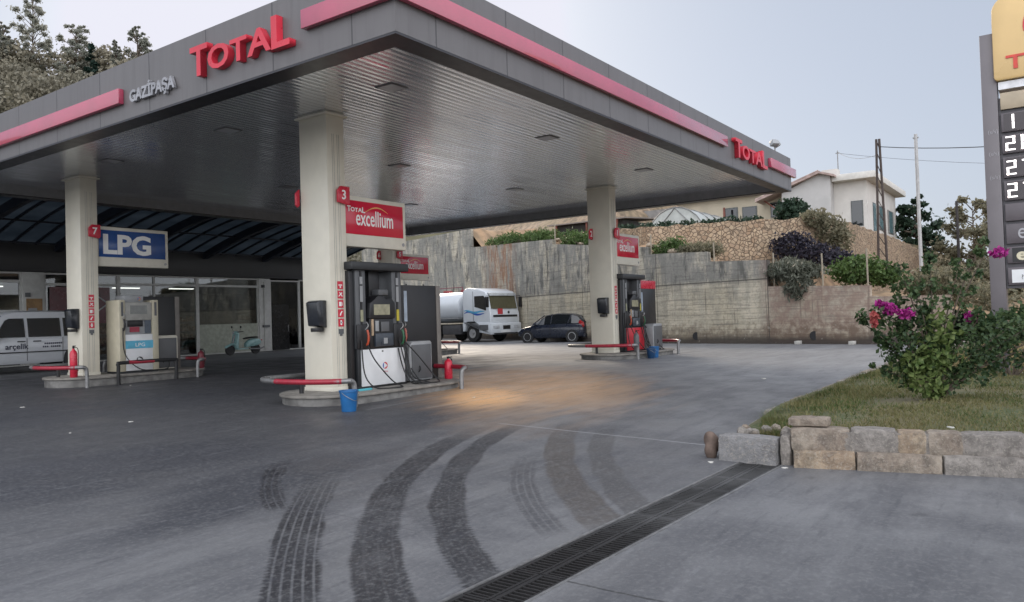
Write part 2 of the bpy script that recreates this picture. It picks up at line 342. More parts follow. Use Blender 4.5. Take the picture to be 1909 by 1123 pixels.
for i in range(nseg):
    gb = MB(); x0 = DX0+i*L+.006; x1 = x0+L-.012
    for (a, b) in ((DY0+.026, ym-.004), (ym+.004, DY1-.026)):
        slab(gb, x0, x1, a, a+.02, -.002, .03); slab(gb, x0, x1, b-.03, b, -.002, .03)
        slab(gb, x0, x0+.018, a+.02, b-.03, -.003, .03); slab(gb, x1-.018, x1, a+.02, b-.03, -.003, .03)
        k = 11
        for q in range(1, k):
            xx = x0+q*(x1-x0)/k; slab(gb, xx-.0062, xx+.0062, a+.02, b-.03, -.004, .025)
    gg = gb.build('grate', dark_iron, drain)
# ------------------------------------------------------------------ canopy
CX0, CX1, CY0, CY1 = 7.1, 24.4, 6.7, 22.6; ZB, ZC, ZT = 5.0, 5.25, 5.99
can = thing('fuel_canopy', 'large flat grey station canopy with red band and red TOTAL letters over the pumps', 'canopy', (0, 0, 0))
def fascia_mat():
    m, t, p = newmat('canopy_fascia')
    pos = coords(t, 'Object'); sep = N(t, 'ShaderNodeSeparateXYZ'); t.links.new(pos, sep.inputs[0])
    s = math_(t, 'ADD', sep.outputs[0], sep.outputs[1])
    fr_ = math_(t, 'ABSOLUTE', math_(t, 'SUBTRACT', math_(t, 'FRACT', math_(t, 'DIVIDE', s, 1.62)), .5))
    seam = ramp(t, fr_, .489, .495)
    n = noise(t, pos, .9, 5); v_ = noise(t, coords(t, 'Object', (3, 3, .3)), 2.2, 5)
    cell = N(t, 'ShaderNodeTexWhiteNoise', noise_dimensions='1D'); t.links.new(math_(t, 'FLOOR', math_(t, 'ADD', math_(t, 'DIVIDE', s, 1.62), .0)), cell.inputs['W'])
    c = mix(t, n, (.125, .118, .12), (.16, .152, .153)); c = mix(t, ramp(t, v_, .45, .7, 0, .30), c, (.095, .09, .09)); c = mix(t, math_(t, 'MULTIPLY', cell.outputs[0], .25), c, (.105, .10, .105))
    c = mix(t, math_(t, 'MULTIPLY', seam, .9), c, (.05, .048, .05)); c = mix(t, ramp(t, noise(t, coords(t, 'Object', (9, 9, .25)), 1.5, 5, .7), .56, .70, 0, .35), c, (.08, .075, .072))
    t.links.new(c, p.inputs['Base Color']); p.inputs['Roughness'].default_value = .42; p.inputs['Metallic'].default_value = .15
    bump(t, p, math_(t, 'ADD', math_(t, 'MULTIPLY', seam, -.6), math_(t, 'MULTIPLY', n, .5)), .25, .02); return m
fas = fascia_mat(); T_ = .12
fm = MB(); fm.box(CX0, CY0, ZB, CX1, CY0+T_, ZT).box(CX0, CY1-T_, ZB, CX1, CY1, ZT).box(CX0, CY0+T_, ZB, CX0+T_, CY1-T_, ZT).box(CX1-T_, CY0+T_, ZB, CX1, CY1-T_, ZT)
fm.build('fascia', fas, can)
tr = MB(); wd = .36; e = .003
tr.box(CX0+e, CY0+e, ZB-.03, CX1-e, CY0+wd, ZB-.002).box(CX0+e, CY1-wd, ZB-.03, CX1-e, CY1-e, ZB-.002).box(CX0+e, CY0+wd, ZB-.03, CX0+wd, CY1-wd, ZB-.002).box(CX1-wd, CY0+wd, ZB-.03, CX1-e, CY1-wd, ZB-.002)
il = MB()
il.box(CX0+T_+.01, CY0+wd-.02, ZB, CX1-T_-.01, CY0+wd, ZC).box(CX0+T_+.01, CY1-wd, ZB, CX1-T_-.01, CY1-wd+.02, ZC).box(CX0+wd-.02, CY0+wd, ZB, CX0+wd, CY1-wd, ZC).box(CX1-wd, CY0+wd, ZB, CX1-wd+.02, CY1-wd, ZC)
il.build('inner_lip', M('lip_grey', (.22, .225, .235), .4, var=.1), can)
tr.build('edge_trim', M('edge_trim_dark', (.022, .022, .028), .35, var=.15), can)
def ceil_mat():
    m, t, p = newmat('ceiling_slats')
    pos = coords(t, 'Object'); sep = N(t, 'ShaderNodeSeparateXYZ'); t.links.new(pos, sep.inputs[0])
    pp = math_(t, 'PINGPONG', sep.outputs[1], .07); seam = ramp(t, pp, .0, .016, 1, 0)
    n = noise(t, coords(t, 'Object', (.25, 3, 1)), 1.5, 4); wv = noise(t, coords(t, 'Object', (.6, 8, 1)), 1.0, 3)
    c = mix(t, n, (.86, .90, .97), (.95, .97, 1.0)); c = mix(t, math_(t, 'MULTIPLY', seam, .75), c, (.16, .16, .17))
    t.links.new(c, p.inputs['Base Color']); p.inputs['Metallic'].default_value = .80; t.links.new(ramp(t, n, .3, .7, .13, .26), p.inputs['Roughness'])
    bump(t, p, math_(t, 'ADD', math_(t, 'MULTIPLY', pp, 9), math_(t, 'MULTIPLY', wv, .3)), .42, .02); return m
MB().box(CX0+wd-.01, CY0+wd-.01, ZC, CX1-wd+.01, CY1-wd+.01, ZC+.05).build('ceiling', ceil_mat(), can)
MB().box(CX0+T_+.01, CY0+T_+.01, ZT-.25, CX1-T_-.01, CY1-T_-.01, ZT-.2).build('roof', galv, can)
# red band: runs round the corner, gap for letters
B0, B1, BD = 5.40, 5.66, .10
bd = MB(); bd.prism([(CX0-BD, CY0-BD), (18.66, CY0-BD), (18.66, CY0-.003), (CX0-.003, CY0-.003), (CX0-.003, 8.37), (CX0-BD, 8.37)], B0, B1); bd.build('red_band', redband, can, bevel=.006)
MB().box(22.15, CY0-BD, B0, CX1+BD+.12, CY0-.003, B1).build('red_band', redband, can, bevel=.006)
MB().box(CX0-BD, 13.15, B0-.13, CX0-.003, CY1+.1, B1-.13).build('red_band', redband, can, bevel=.006)
ledge = MB().box(CX0-.02, 8.36, ZT, CX1+.02, 8.361, ZT) if False else None
tred = M('letter_red', (.60, .03, .055), .3, var=.06)
def total(parent, mat, og, right, h, length, depth):
    """five block capitals; the first and last taller than the others"""
    right = Vector(right); up = Vector((0, 0, 1)); og = Vector(og); x = 0
    for ch, k, wdt in (('T', 1.28, .19), ('O', 1., .22), ('T', .93, .17), ('A', 1., .225), ('L', 1.28, .165)):
        o = text('letter', ch, 1, depth, mat, parent, (0, 0, 0), (1, 0, 0), (0, 1, 0), bold=.022)
        me = o.data; vs_ = np.array([tuple(a.co) for a in me.vertices]); mn, mx_ = vs_.min(0), vs_.max(0)
        sx_ = wdt*length/(mx_[0]-mn[0])*1.0; sy_ = h*k/(mx_[1]-mn[1])
        for a in me.vertices:
            c = Vector(a.co); q = og+right*(x*length+(c.x-mn[0])*sx_)+up*((c.y-mn[1])*sy_-(.04*h if k > 1.1 else 0))+right.cross(up)*(c.z+depth/2+.004)
            a.co = q
        x += wdt+(.004 if ch in 'TA' else .012)
total(can, tred, (CX0, 10.98, 5.26), (0, -1, 0), .37, 2.40, .11)
total(can, tred, (19.2, CY0, 5.27), (1, 0, 0), .37, 2.55, .11)
text('letters', 'GAZİPAŞA', .27, .05, M('letter_silver', (.36, .36, .38), .35, metal=.3), can, (CX0-.04, 12.86, 5.24), (0, -1, 0), (0, 0, 1), bold=.010, sx=1.0)
for (x_, y_) in ((9.37, 8.97), (9.29, 13.35), (14.21, 9.02), (19.18, 9.13), (9.22, 17.66), (14.2, 13.4), (19.2, 13.4), (14.2, 17.7), (19.2, 17.7)):
    lf = MB().box(x_-.2, y_-.2, ZC-.012, x_+.2, y_+.2, ZC+.002).build('luminaire', M('luminaire_grey', (.10, .10, .105), .4), can, bevel=.004)
    MB().box(x_-.16, y_-.16, ZC-.017, x_+.16, y_+.16, ZC-.013).build('lens', glass_mat('lens_glass', (.5, .5, .52), .12) if 'lens_glass' not in bpy.data.materials else bpy.data.materials['lens_glass'], lf)
# floodlight on the far corner
fl = thing('floodlight', 'small white twin floodlight on the far right corner of the canopy roof edge', 'floodlight', (23.2, 6.8, ZT))
MB().cyl((0, 0, 0), .02, .14, 8).build('bracket', galv, fl)
for s, a in ((-1, .5), (1, -.5)):
    mt = Matrix.Translation((s*.14, -.05, .2)) @ Matrix.Rotation(s*.5, 4, 'Z') @ Matrix.Rotation(a*s, 4, 'X')
    MB().prism([(-.13, 0), (.13, 0), (.09, .16), (-.09, .16)], -.08, .08, 'y', mat=mt).build('lamp_head', lightg, fl, bevel=.008)
# ------------------------------------------------------------------ islands, columns, pumps
def stadium(x0, x1, yc, r, n=16):
    return [(x0+r*math.cos(a), yc+r*math.sin(a)) for a in np.linspace(PI/2, 3*PI/2, n)]+[(x1+r*math.cos(a), yc+r*math.sin(a)) for a in np.linspace(-PI/2, PI/2, n)]
ISL = {'front': (9.6, 10.85, .13), 'right': (20.65, 11.0, .23), 'lpg': (9.52, 19.8, .27), 'back': (20.7, 20.0, .25)}
isl_txt = {'front': 'raised concrete island under the front column, blue bucket at its end', 'right': 'raised concrete island under the column by the dark car, with red pump panel',
           'lpg': 'raised concrete island below the LPG sign at left', 'back': 'raised concrete island at the back, mostly behind the front pump'}
for k, (ox, oy, oz) in ISL.items():
    zlow = min(gz(ox, oy), gz(ox-1, oy-1))-oz-.12
    e_ = thing('pump_island', isl_txt[k], 'island', (ox, oy, oz), group='concrete pump islands')
    MB().prism(stadium(.2, 2.25, .15, .95), zlow, -.05).build('kerb', concrete, e_, bevel=.02)
    MB().prism(stadium(.2, 2.25, .15, 1.0), -.05, 0.).build('top_slab', M('island_top', (.25, .235, .21), .8, var=.3, scale=5, bmp=.3, dirt=(.12, .11, .1)), e_, bevel=.014)
def column(k, lab, tagno, tag2=None):
    ox, oy, oz = ISL[k]; H = ZC-oz
    c = thing('canopy_column', lab, 'column', (ox, oy, oz+.001), group='cream canopy columns')
    b = MB().box(0, 0, .07, .42, .75, H-.06).build('shaft', cream, c, bevel=.008)
    gr = MB()
    for xx in (.13, .17, .25, .29): gr.box(xx-.004, -.004, .08, xx+.004, .004, H-.4)
    gr.build('groove', M('groove_grey', (.42, .41, .37), .5), c)
    MB().box(-.012, -.012, 0, .432, .762, .07).build('base_plate', creamf, c, bevel=.004)
    MB().box(-.06, -.06, H-.06, .48, .81, H-.03).build('collar', creamf, c, bevel=.004)
    MB().box(-.006, -.006, H-.03, .426, .756, H-.001).build('neck', cream, c)
    # number flags
    def flag(x0, x1, num, y=-.06):
        fl_ = MB().prism([(x0, 3.46), (x1-.04, 3.42), (x1, 3.46), (x1, 3.76), (x0+.08, 3.76), (x0, 3.68)], y-.02, y+.02, 'y').build('number_flag', red, c, bevel=.004)
        if num: text('number', num, .24, .004, whitet, fl_, ((x0+x1)/2-.06, y-.024, 3.52), (1, 0, 0), (0, 0, 1), bold=.004)
    flag(.17, .46, tagno)
    if tag2 is not None: flag(-.10, -.012, None, .78) if tag2 == '' else flag(-.20, -.012, tag2, .60)
    # stickers: red pictogram squares and a small grey one
    for i in range(5):
        z = 1.86-i*.172
        st_ = MB().box(.165, -.010, z, .30, -.0055, z+.145).build('sticker', red, c)
        pi_ = MB()
        if i == 0: pi_.box(.19, -.013, z+.065, .275, -.0105, z+.085).cyl((.232, -.0105, z+.04), .018, -.0025, 10, 'y')
        elif i == 1: pi_.prism([(.19, z+.03), (.275, z+.10), (.265, z+.115), (.18, z+.045)], -.013, -.0105, 'y').prism([(.20, z+.11), (.215, z+.12), (.28, z+.045), (.268, z+.03)], -.0125, -.0105, 'y')
        elif i == 2: pi_.prism([(.19, z+.03), (.25, z+.03), (.25, z+.11), (.19, z+.11)], -.013, -.0105, 'y').box(.262, -.013, z+.04, .272, -.0105, z+.10)
        elif i == 3: pi_.prism([(.20, z+.03), (.225, z+.03), (.245, z+.075), (.275, z+.11), (.25, z+.115), (.21, z+.07)], -.013, -.0105, 'y')
        else: pi_.box(.215, -.013, z+.03, .25, -.0105, z+.115).box(.205, -.013, z+.06, .26, -.0105, z+.085)
        pi_.build('pictogram', whitet, st_)
    MB().box(.17, -.010, 1.04, .29, -.0055, 1.13).box(.20, -.011, 1.0, .26, -.0055, 1.04).build('sticker', midg, c)
    # towel / squeegee dispenser box on the left face
    d_ = MB().prism([(-.012, 1.16), (-.20, 1.20), (-.24, 1.62), (-.17, 1.66), (-.012, 1.66)], .10, .40, 'y').build('dispenser_box', M('dispenser_black', (.018, .021, .027), .22, var=.1), c, bevel=.015)
    MB().box(-.2, .16, 1.09, -.03, .33, 1.16).build('tray', black, d_, bevel=.008)
    return c
column('front', 'nearest cream column, flagged 3, carrying the large red excellium sign', '3', '')
column('right', 'cream column flagged 1 and 2 in front of the concrete wall', '1', '2')
column('lpg', 'cream column at left carrying the blue LPG sign', '7')
column('back', 'cream column flagged 5, behind the front pump', '5', '6')
signred = M('sign_red', (.58, .018, .05), .14, var=.06, scale=1.5)
def sign(k, lab, kind='red'):
    ox, oy, oz = ISL[k]
    s = thing('column_sign', lab, 'sign', (ox+.421, oy, oz), group='signs mounted on the canopy columns')
    z0, z1, x1 = (2.68, 3.65, 1.72) if kind == 'red' else (2.74, 3.76, 1.95)
    MB().box(0, .10, z0, x1, .28, z1).build('sign_case', creamf, s, bevel=.02, seg=3)
    fc_ = MB().box(.07, .088, z0+.24, x1-.09, .10, z1-.09).build('sign_face', signred if kind == 'red' else M('sign_blue', (.02, .075, .26), .2, var=.06), s, bevel=.003)
    y = .086
    if kind == 'red':
        total(fc_, whitet, (.115, y+.002, z0+.665), (1, 0, 0), .085, .46, .004)
        text('letters', 'excellium', .43, .004, whitet, fc_, (.33, y, z0+.42), (1, 0, 0), (0, 0, 1), sx=.62, bold=.004)
        sw = MB()
        for i in range(14):
            a0, a1 = i/14, (i+1)/14
            pz = lambda a: (.55+.65*a, z0+.66+.12*math.sin(PI*a*.9)); th = lambda a: .005+.02*math.sin(PI*a)
            (xa, za), (xb, zb) = pz(a0), pz(a1); sw.prism([(xa, za), (xb, zb), (xb, zb+th(a1)), (xa, za+th(a0))], y-.002, y+.001, 'y')
        sw.build('swoosh', M('swoosh_gold', (.75, .40, .12), .4), fc_)
    else: text('letters', 'LPG', .68, .004, whitet, fc_, (.15, y, z0+.34), (1, 0, 0), (0, 0, 1), sx=1.12, bold=.024)
    MB().lathe([(.025, y+.012), (.036, y+.012), (.036, y+.006), (.025, y+.006)], 14, axis='y', c=(x1-.09, 0, z0+.11)).build('emblem', steel, s)
    for zz in (z0+.15, z1-.15): MB().box(-.005, .16, zz-.03, .0, .22, zz+.03).build('bracket', galv, s)
    return s
sign('front', 'large red excellium sign with white frame on the nearest column')
sign('right', 'smaller looking red excellium sign on the right column, before the concrete wall')
sign('back', 'partly hidden red excellium sign above the front pump, farthest back')
sign('lpg', 'blue LPG sign with white letters in a cream frame', 'lpg')

def hose(mb, pts): mb.tube(pts, .013, 8, 5)
def nozzle(parent, x, z, mat, y=-.24):
    n_ = MB().tube([(x, y, z+.12), (x, y-.03, z+.02), (x, y-.02, z-.10), (x, y+.02, z-.16)], .022, 8, 3).build('nozzle', mat, parent, smooth=True)
    MB().tube([(x-.02, y+.03, z+.13), (x+.01, y-.02, z+.2), (x+.02, y+.04, z+.27)], .012, 8, 3).build('spout', steel, n_, smooth=True)
    MB().tube([(x, y-.05, z+.05), (x+.01, y-.075, z-.03), (x, y-.04, z-.11)], .006, 6, 3).build('lever', black, n_, smooth=True)
def emblem(parent, x, z, r, y, mats, ax='y'):
    """ring of three curved strokes"""
    for i, m_ in enumerate(mats):
        mb = MB(); n_ = 9
        for j in range(n_):
            a0 = 2*PI*i/3+j/n_*2.0; a1 = 2*PI*i/3+(j+1)/n_*2.0
            w0 = r*(.15+.3*math.sin(PI*j/n_)); w1 = r*(.15+.3*math.sin(PI*(j+1)/n_))
            q = lambda a, rr: (x+rr*math.cos(a), z+rr*math.sin(a))
            poly = [q(a0, r), q(a1, r), q(a1, r-w1), q(a0, r-w0)]
            if ax == 'y': mb.prism(poly, y-.003, y, 'y')
            else: mb.prism(poly, y-.003, y, 'x')
        mb.build('emblem', m_, parent)
ered = M('emblem_red', (.6, .03, .05), .4); eblue = M('emblem_blue', (.03, .09, .38), .4); eor = M('emblem_orange', (.78, .30, .03), .4)
def pump(k, lab, panel, logo):
    ox, oy, oz = ISL[k]
    p = thing('fuel_pump', lab, 'fuel pump', (ox, oy, oz+.001), group='black fuel pumps with hose masts')
    Y0, Y1 = -.17, .42
    MB().box(.47, Y0+.02, 0, 1.80, Y1, .05).build('plinth', black, p, bevel=.004)
    MB().box(.50, Y0+.03, .05, 1.77, Y1-.02, .74).build('lower_cabinet', darkg, p, bevel=.008)
    pn = MB().box(.57, Y0, .04, 1.72, Y0+.03, .725).build('front_panel', panel, p, bevel=.008)
    if logo == 'tri': emblem(pn, 1.17, .40, .065, Y0, (ered, eblue, ered)); text('letters', 'TOTAL', .045, .002, ered, pn, (1.10, Y0-.002, .27), (1, 0, 0), (0, 0, 1))
    else: text('number', '2', .24, .003, whitet, pn, (1.09, Y0-.002, .36), (1, 0, 0), (0, 0, 1), bold=.006); MB().box(1.1, Y0-.003, .29, 1.22, Y0-.0005, .31).build('dash', whitet, pn)
    MB().box(1.09, Y0-.004, .665, 1.13, Y0-.0005, .69).build('lock', black, pn)
    # side post, dark, full height
    MB().box(.36, -.1, 0, .465, .38, 2.2).build('side_post', black, p, bevel=.01)
    MB().box(.34, Y0-.04, 2.22, 1.86, Y1+.02, 2.37).build('top_beam', darkg, p, bevel=.015)
    for x0 in (.50, 1.46):
        pi_ = MB().box(x0, -.12, .74, x0+.26, .3, 2.22).build('hose_mast', midg, p, bevel=.02)
        MB().box(x0+.11, -.135, .95, x0+.15, -.122, 2.2).build('slot', black, pi_)
        for zz, hh, mm in ((1.95, .14, lightg), (1.62, .30, lightg), (1.25, .22, M('label_yellow', (.5, .42, .04), .4) if x0 > 1 else M('label_khaki', (.30, .30, .2), .4))):
            MB().box(x0+.095, -.142, zz, x0+.165, -.136, zz+hh).build('hose_label', mm, pi_)
        MB().box(x0-.02, -.17, .74, x0+.28, -.121, 1.20).build('nozzle_boot', black, p, bevel=.02)
    MB().box(.98, .02, 1.62, 1.26, .26, 2.22).build('centre_mast', black, p, bevel=.01)
    # display head
    dh = MB().prism([(.76, 1.30), (1.46, 1.30), (1.46, 1.60), (1.38, 1.68), (1.20, 1.68), (1.15, 1.74), (1.0, 1.74), (.9, 1.66), (.80, 1.60)], -.20, .20, 'y').build('display_head', black, p, bevel=.02)
    MB().box(.88, -.208, 1.37, 1.30, -.2005, 1.57).build('display', M('lcd_screen', (.30, .29, .20), .12, var=.25, scale=9), dh)
    MB().box(1.06, -.16, 1.745, 1.32, .06, 1.86).build('hood_box', midg, dh, bevel=.02)
    MB().box(.80, -.16, .74, 1.44, .2, 1.30).build('mid_body', black, p, bevel=.01)
    kp = MB().box(.90, -.22, .77, 1.38, -.161, 1.02).build('card_reader', M('reader_blue_grey', (.045, .055, .07), .3), p, bevel=.02)
    MB().box(1.10, -.228, .82, 1.20, -.2205, .93).build('sticker', lightg, kp)
    MB().box(.94, -.175, 1.06, 1.03, -.161, 1.26).build('keypad', lightg, p, bevel=.004)
    MB().box(.84, -.18, .98, .885, -.161, 1.29).build('side_label', M('label_tan', (.45, .33, .22), .5), p)
    MB().box(1.08, -.185, 1.05, 1.30, -.161, 1.24).build('printer_slot', midg, p, bevel=.01)
    nozzle(p, .66, .97, M('nozzle_orange', (.42, .06, .02), .4)); nozzle(p, 1.60, .95, M('nozzle_green', (.02, .12, .05), .4)); nozzle(p, 1.80, .97, M('nozzle_red', (.40, .12, .09), .4), -.12)
    for pts in ([(.66, -.24, .82), (.78, -.30, .52), (1.10, -.42, .12), (1.22, -.55, .015), (1.0, -.72, .015), (.70, -.62, .015), (.60, -.42, .05), (.56, -.24, .30), (.55, -.19, .9)],
                [(1.60, -.24, .80), (1.66, -.30, .45), (1.62, -.45, .10), (1.70, -.62, .015), (1.95, -.62, .015), (1.98, -.45, .04), (1.80, -.26, .20), (1.72, -.19, .9)],
                [(1.80, -.12, .82), (2.0, -.26, .55), (2.28, -.42, .14), (2.30, -.55, .015), (2.05, -.66, .015), (1.82, -.55, .03), (1.66, -.34, .16), (1.55, -.19, .9)],
                [(1.52, -.19, .72), (1.56, -.26, .35), (1.62, -.4, .05), (1.80, -.5, .015), (1.92, -.38, .03), (1.86, -.2, .3)]):
        h_ = MB(); hose(h_, pts); h_.build('hose', rubber, p, smooth=True)
    return p
pump('front', 'black fuel pump with white panel and coiled hoses beside the nearest column', white, 'tri')
pump('right', 'black fuel pump with red lower panel on the right island', M('panel_red', (.48, .02, .035), .35, var=.1), 'two')
pump('back', 'distant dark fuel pump hidden behind the front pump', lightg, 'tri')
def cabinet(k, lab, x0=1.95, z1=.82, edge=lightg):
    ox, oy, oz = ISL[k]
    c = thing('service_cabinet', lab, 'cabinet', (ox, oy, oz), group='grey service cabinets on the islands')
    prof = [(x0, .03), (x0+.68, .03), (x0+.68, z1-.04), (x0+.64, z1), (x0+.10, z1), (x0, z1-.10)]
    dy_ = -.32 if k == 'right' else 0
    MB().prism(prof, -.08+dy_, (-.02 if dy_ else .38), 'y').build('case', edge, c, bevel=.012)
    MB().box(x0+.06, -.10+dy_, .06, x0+.64, -.081+dy_, z1-.07).build('door', midg, c, bevel=.02, seg=3)
    hd = MB().tube([(x0+.24, -.105+dy_, .20), (x0+.26, -.13+dy_, .26), (x0+.27, -.105+dy_, .32)], .012, 6).build('handle', black, c)
    MB().box(x0+.05, -.05+dy_, 0.001, x0+.63, (-.05 if dy_ else .34), .03).build('foot', black, c)
cabinet('front', 'light grey rounded cabinet beside the white panelled pump'); cabinet('right', 'light grey cabinet beside the red panelled pump', 1.88)
cabinet('lpg', 'dark cabinet with pale rounded edge beside the LPG pump', 1.80, .92, creamf)
def board(k, lab, x0, x1, z1, y, cap=None, side=True):
    ox, oy, oz = ISL[k]
    b = thing('partition_panel', lab, 'panel', (ox, oy, oz), group='tall dark panels on the islands')
    MB().box(x0, y, .002, x1, y+.16, z1).build('panel', black if k != 'lpg' else darkg, b, bevel=.006)
    if side: MB().box(x1+.001, y-.01, .002, x1+.13, y+.17, z1).build('side_trim', M('trim_taupe', (.19, .175, .16), .5), b, bevel=.006)
    if cap: MB().box(x0-.02, y-.01, z1, x1+.02, y+.17, z1+cap).build('cap', red, b, bevel=.006)
    for xx in (x0+.2, x1-.3): MB().cyl((xx, y+.08, z1+(cap or 0)), .015, .03, 8).build('stud', black, b)
    MB().box(x0+.03, y-.004, z1-.75, x0+.12, y-.001, z1-.12).build('notice', M('notice_pale', (.35, .42, .50), .4), b)
board('front', 'tall black panel at the end of the front island', 2.12, 3.15, 1.98, .22)
board('right', 'tall black panel with red top on the right island', 1.92, 3.0, 1.95, .0, cap=.26, side=False)
board('lpg', 'tall dark grey panel behind the LPG pump', 1.75, 2.65, 1.98, .30, side=True)
def rail(k, lab, end):
    ox, oy, oz = ISL[k]; g0 = gz(ox, oy-.8)-oz-.02
    r_ = thing('crash_rail', lab, 'guard rail', (ox, oy, oz), group='bent tube guard rails at the island ends')
    s = -1 if end == 'left' else 1; cx = -.38 if s < 0 else 2.5; Z = .255; rd = 1.13; rx = .56
    arc = [(cx+s*rx*math.sin(a), .15-rd*math.cos(a), Z) for a in np.linspace(.16, PI-.16, 13)]
    pts = arc
    MB().tube(pts, .045, 12, 3).build('bar', galv, r_, smooth=True)
    # bends and legs down to the ground
    xb = cx-s*1.35
    MB().tube([(cx+s*.05, .15+rd*.987, Z), (xb, .15+rd*.95, Z)], .045, 12, 0).build('bar', galv, r_, smooth=True)
    for cx_, yy in ((cx, .15-rd*.987), (xb, .15+rd*.95)):
        MB().tube([(cx_+s*.10, yy, Z), (cx_+s*.04, yy, Z-.02), (cx_, yy, Z-.1), (cx_-s*.01, yy, g0)], .045, 12, 4).build('leg', galv, r_, smooth=True)
    MB().cyl((-.42 if s < 0 else 2.7, .15+.2, 0.001), .04, Z-.03, 10).build('leg', black, r_)
    mid = pts[1:8]
    MB().tube(mid, .0475, 12, 3).build('red_sleeve', railred, r_, smooth=True)
rail('front', 'red sleeved guard rail at the near end of the front island by the blue bucket', 'left'); rail('front', 'grey bent guard rail at the far end of the front island by the red extinguisher', 'right')
rail('right', 'red sleeved guard rail at the near end of the right island', 'left'); rail('right', 'grey guard rail at the far end of the right island', 'right')
rail('lpg', 'red guard rail round the left end of the LPG island', 'left'); rail('lpg', 'dark red guard rail at the right end of the LPG island', 'right')
rail('back', 'grey guard rail at the near end of the back island', 'left'); rail('back', 'grey guard rail at the far end of the back island, beside the truck', 'right')
# straight low rail in front of the LPG pump
ox, oy, oz = ISL['lpg']
r_ = thing('pump_guard', 'low red and black barrier bar in front of the LPG pump', 'guard rail', (ox, oy, oz))
gzl = gz(ox, oy-1)-oz-.02
MB().tube([(.35, -1.02, gzl), (.35, -1.02, .22), (.45, -1.02, .30), (1.75, -1.02, .30), (1.85, -1.02, .22), (1.85, -1.02, gzl)], .045, 12, 3).build('bar', rubber, r_, smooth=True)
MB().tube([(.6, -1.02, .302), (1.25, -1.02, .302)], .048, 12, 0).build('red_sleeve', railred, r_, smooth=True)
# LPG dispenser
d = thing('lpg_dispenser', 'cream and white LPG pump with light blue LPG stripe', 'fuel pump', (ox+.47, oy, oz+.001))
MB().box(.24, -.42, 0, 1.24, .20, .05).build('plinth', darkg, d)
for x0 in (.22, 1.10): 
    pp_ = MB().box(x0, -.45, .05, x0+.16, .20, 1.86).build('side_pillar', M('pillar_cream', (.50, .46, .35), .4, var=.08), d, bevel=.02)
    MB().box(x0+.05, -.455, 1.45, x0+.11, -.451, 1.80).build('label', midg, pp_)
lp = MB().box(.382, -.44, .06, 1.098, .18, .98).build('lower_panel', white, d, bevel=.01)
bl = MB().box(.375, -.446, .62, 1.102, -.4405, .82).build('blue_stripe', M('lpg_blue', (.10, .42, .60), .4), lp); text('letters', 'LPG', .13, .003, whitet, bl, (.62, -.449, .67), (1, 0, 0), (0, 0, 1), sx=1.2)
emblem(lp, .74, .32, .09, -.441, (black, midg, black))
MB().box(.384, -.38, .98, 1.096, .16, 1.34).build('mid_panel', lightg, d, bevel=.01)
MB().box(.46, -.41, 1.18, .86, -.381, 1.33).build('hose_bracket', black, d, bevel=.01); MB().box(.52, -.415, 1.04, .76, -.381, 1.17).build('warning_sign', M('warn_red', (.35, .03, .06), .4), d)
MB().box(.92, -.40, 1.0, 1.08, -.381, 1.36).build('display_strip', M('strip_blue_grey', (.06, .08, .11), .3), d)
uh = MB().box(.384, -.43, 1.34, 1.096, .18, 1.80).build('display_head', M('head_grey', (.36, .355, .33), .4), d, bevel=.015)
MB().box(.52, -.437, 1.50, .96, -.431, 1.72).build('display', M('lcd_dark', (.16, .17, .16), .15, var=.3), uh); MB().box(.42, -.35, 1.80, .92, .12, 1.98).build('header', lightg, d, bevel=.02); emblem(d, .80, 1.89, .04, -.352, (ered, eblue, eor))
hs = MB(); hose(hs, [(.30, -.47, 1.15), (.30, -.55, .5), (.55, -.75, .12), (.95, -.85, .06), (1.35, -.7, .08), (1.5, -.5, .25)]); hs.build('hose', rubber, d, smooth=True)
nozzle(d, .30, 1.25, black, -.52)
# fire extinguishers
def extinguisher(lab, loc, mat=red, h=.55):
    e_ = thing('fire_extinguisher', lab, 'fire extinguisher', loc, group='fire extinguishers on the islands')
    MB().lathe([(.075, 0), (.085, .02), (.085, h*.78), (.07, h*.86), (.03, h*.92), (.025, h*.96)], 20).build('cylinder', mat, e_, smooth=True)
    MB().box(-.02, -.02, h*.96, .02, .02, h*1.04).box(-.01, -.11, h*1.03, .01, .03, h*1.06).build('valve', black, e_, bevel=.004)
    MB().tube([(0, .02, h*1.0), (.10, .0, h*.95), (.115, 0, h*.6), (.10, 0, h*.2)], .009, 8).build('hose', rubber, e_, smooth=True)
extinguisher('red fire extinguisher before the LPG column at left', (ISL['lpg'][0]-.38, ISL['lpg'][1]-.35, ISL['lpg'][2]), h=.72)
extinguisher('red fire extinguisher at the far end of the front island', (ISL['front'][0]+2.98, ISL['front'][1]-.22, ISL['front'][2]), h=.44)
extinguisher('dark topped grey canister beside the red pump panel on the right island', (ISL['right'][0]+.5, ISL['right'][1]-.5, ISL['right'][2]), midg, .62)
extinguisher('dull red fire extinguisher at the right end of the LPG island', (ISL['lpg'][0]+2.9, ISL['lpg'][1]-.5, ISL['lpg'][2]), M('dull_red', (.13, .012, .022), .5), h=.5)
def bucket(lab, x, y, mat=blue, s=1.0, z=None):
    b = thing('bucket', lab, 'bucket', (x, y, gz(x, y) if z is None else z), group='blue plastic buckets')
    MB().lathe([(.105*s, 0), (.11*s, .005), (.14*s, .30*s), (.15*s, .305*s), (.15*s, .33*s), (.135*s, .33*s), (.105*s, .03)], 24).build('body', mat, b, smooth=True)
    MB().tube([(-.145*s, 0, .30*s), (-.12*s, -.09*s, .24*s), (0, -.155*s, .17*s), (.12*s, -.09*s, .24*s), (.145*s, 0, .30*s)], .004, 6).build('handle', steel, b, smooth=True)
    return b
bucket('blue bucket on the ground at the near end of the front island', 8.78, 9.55, s=1.05)
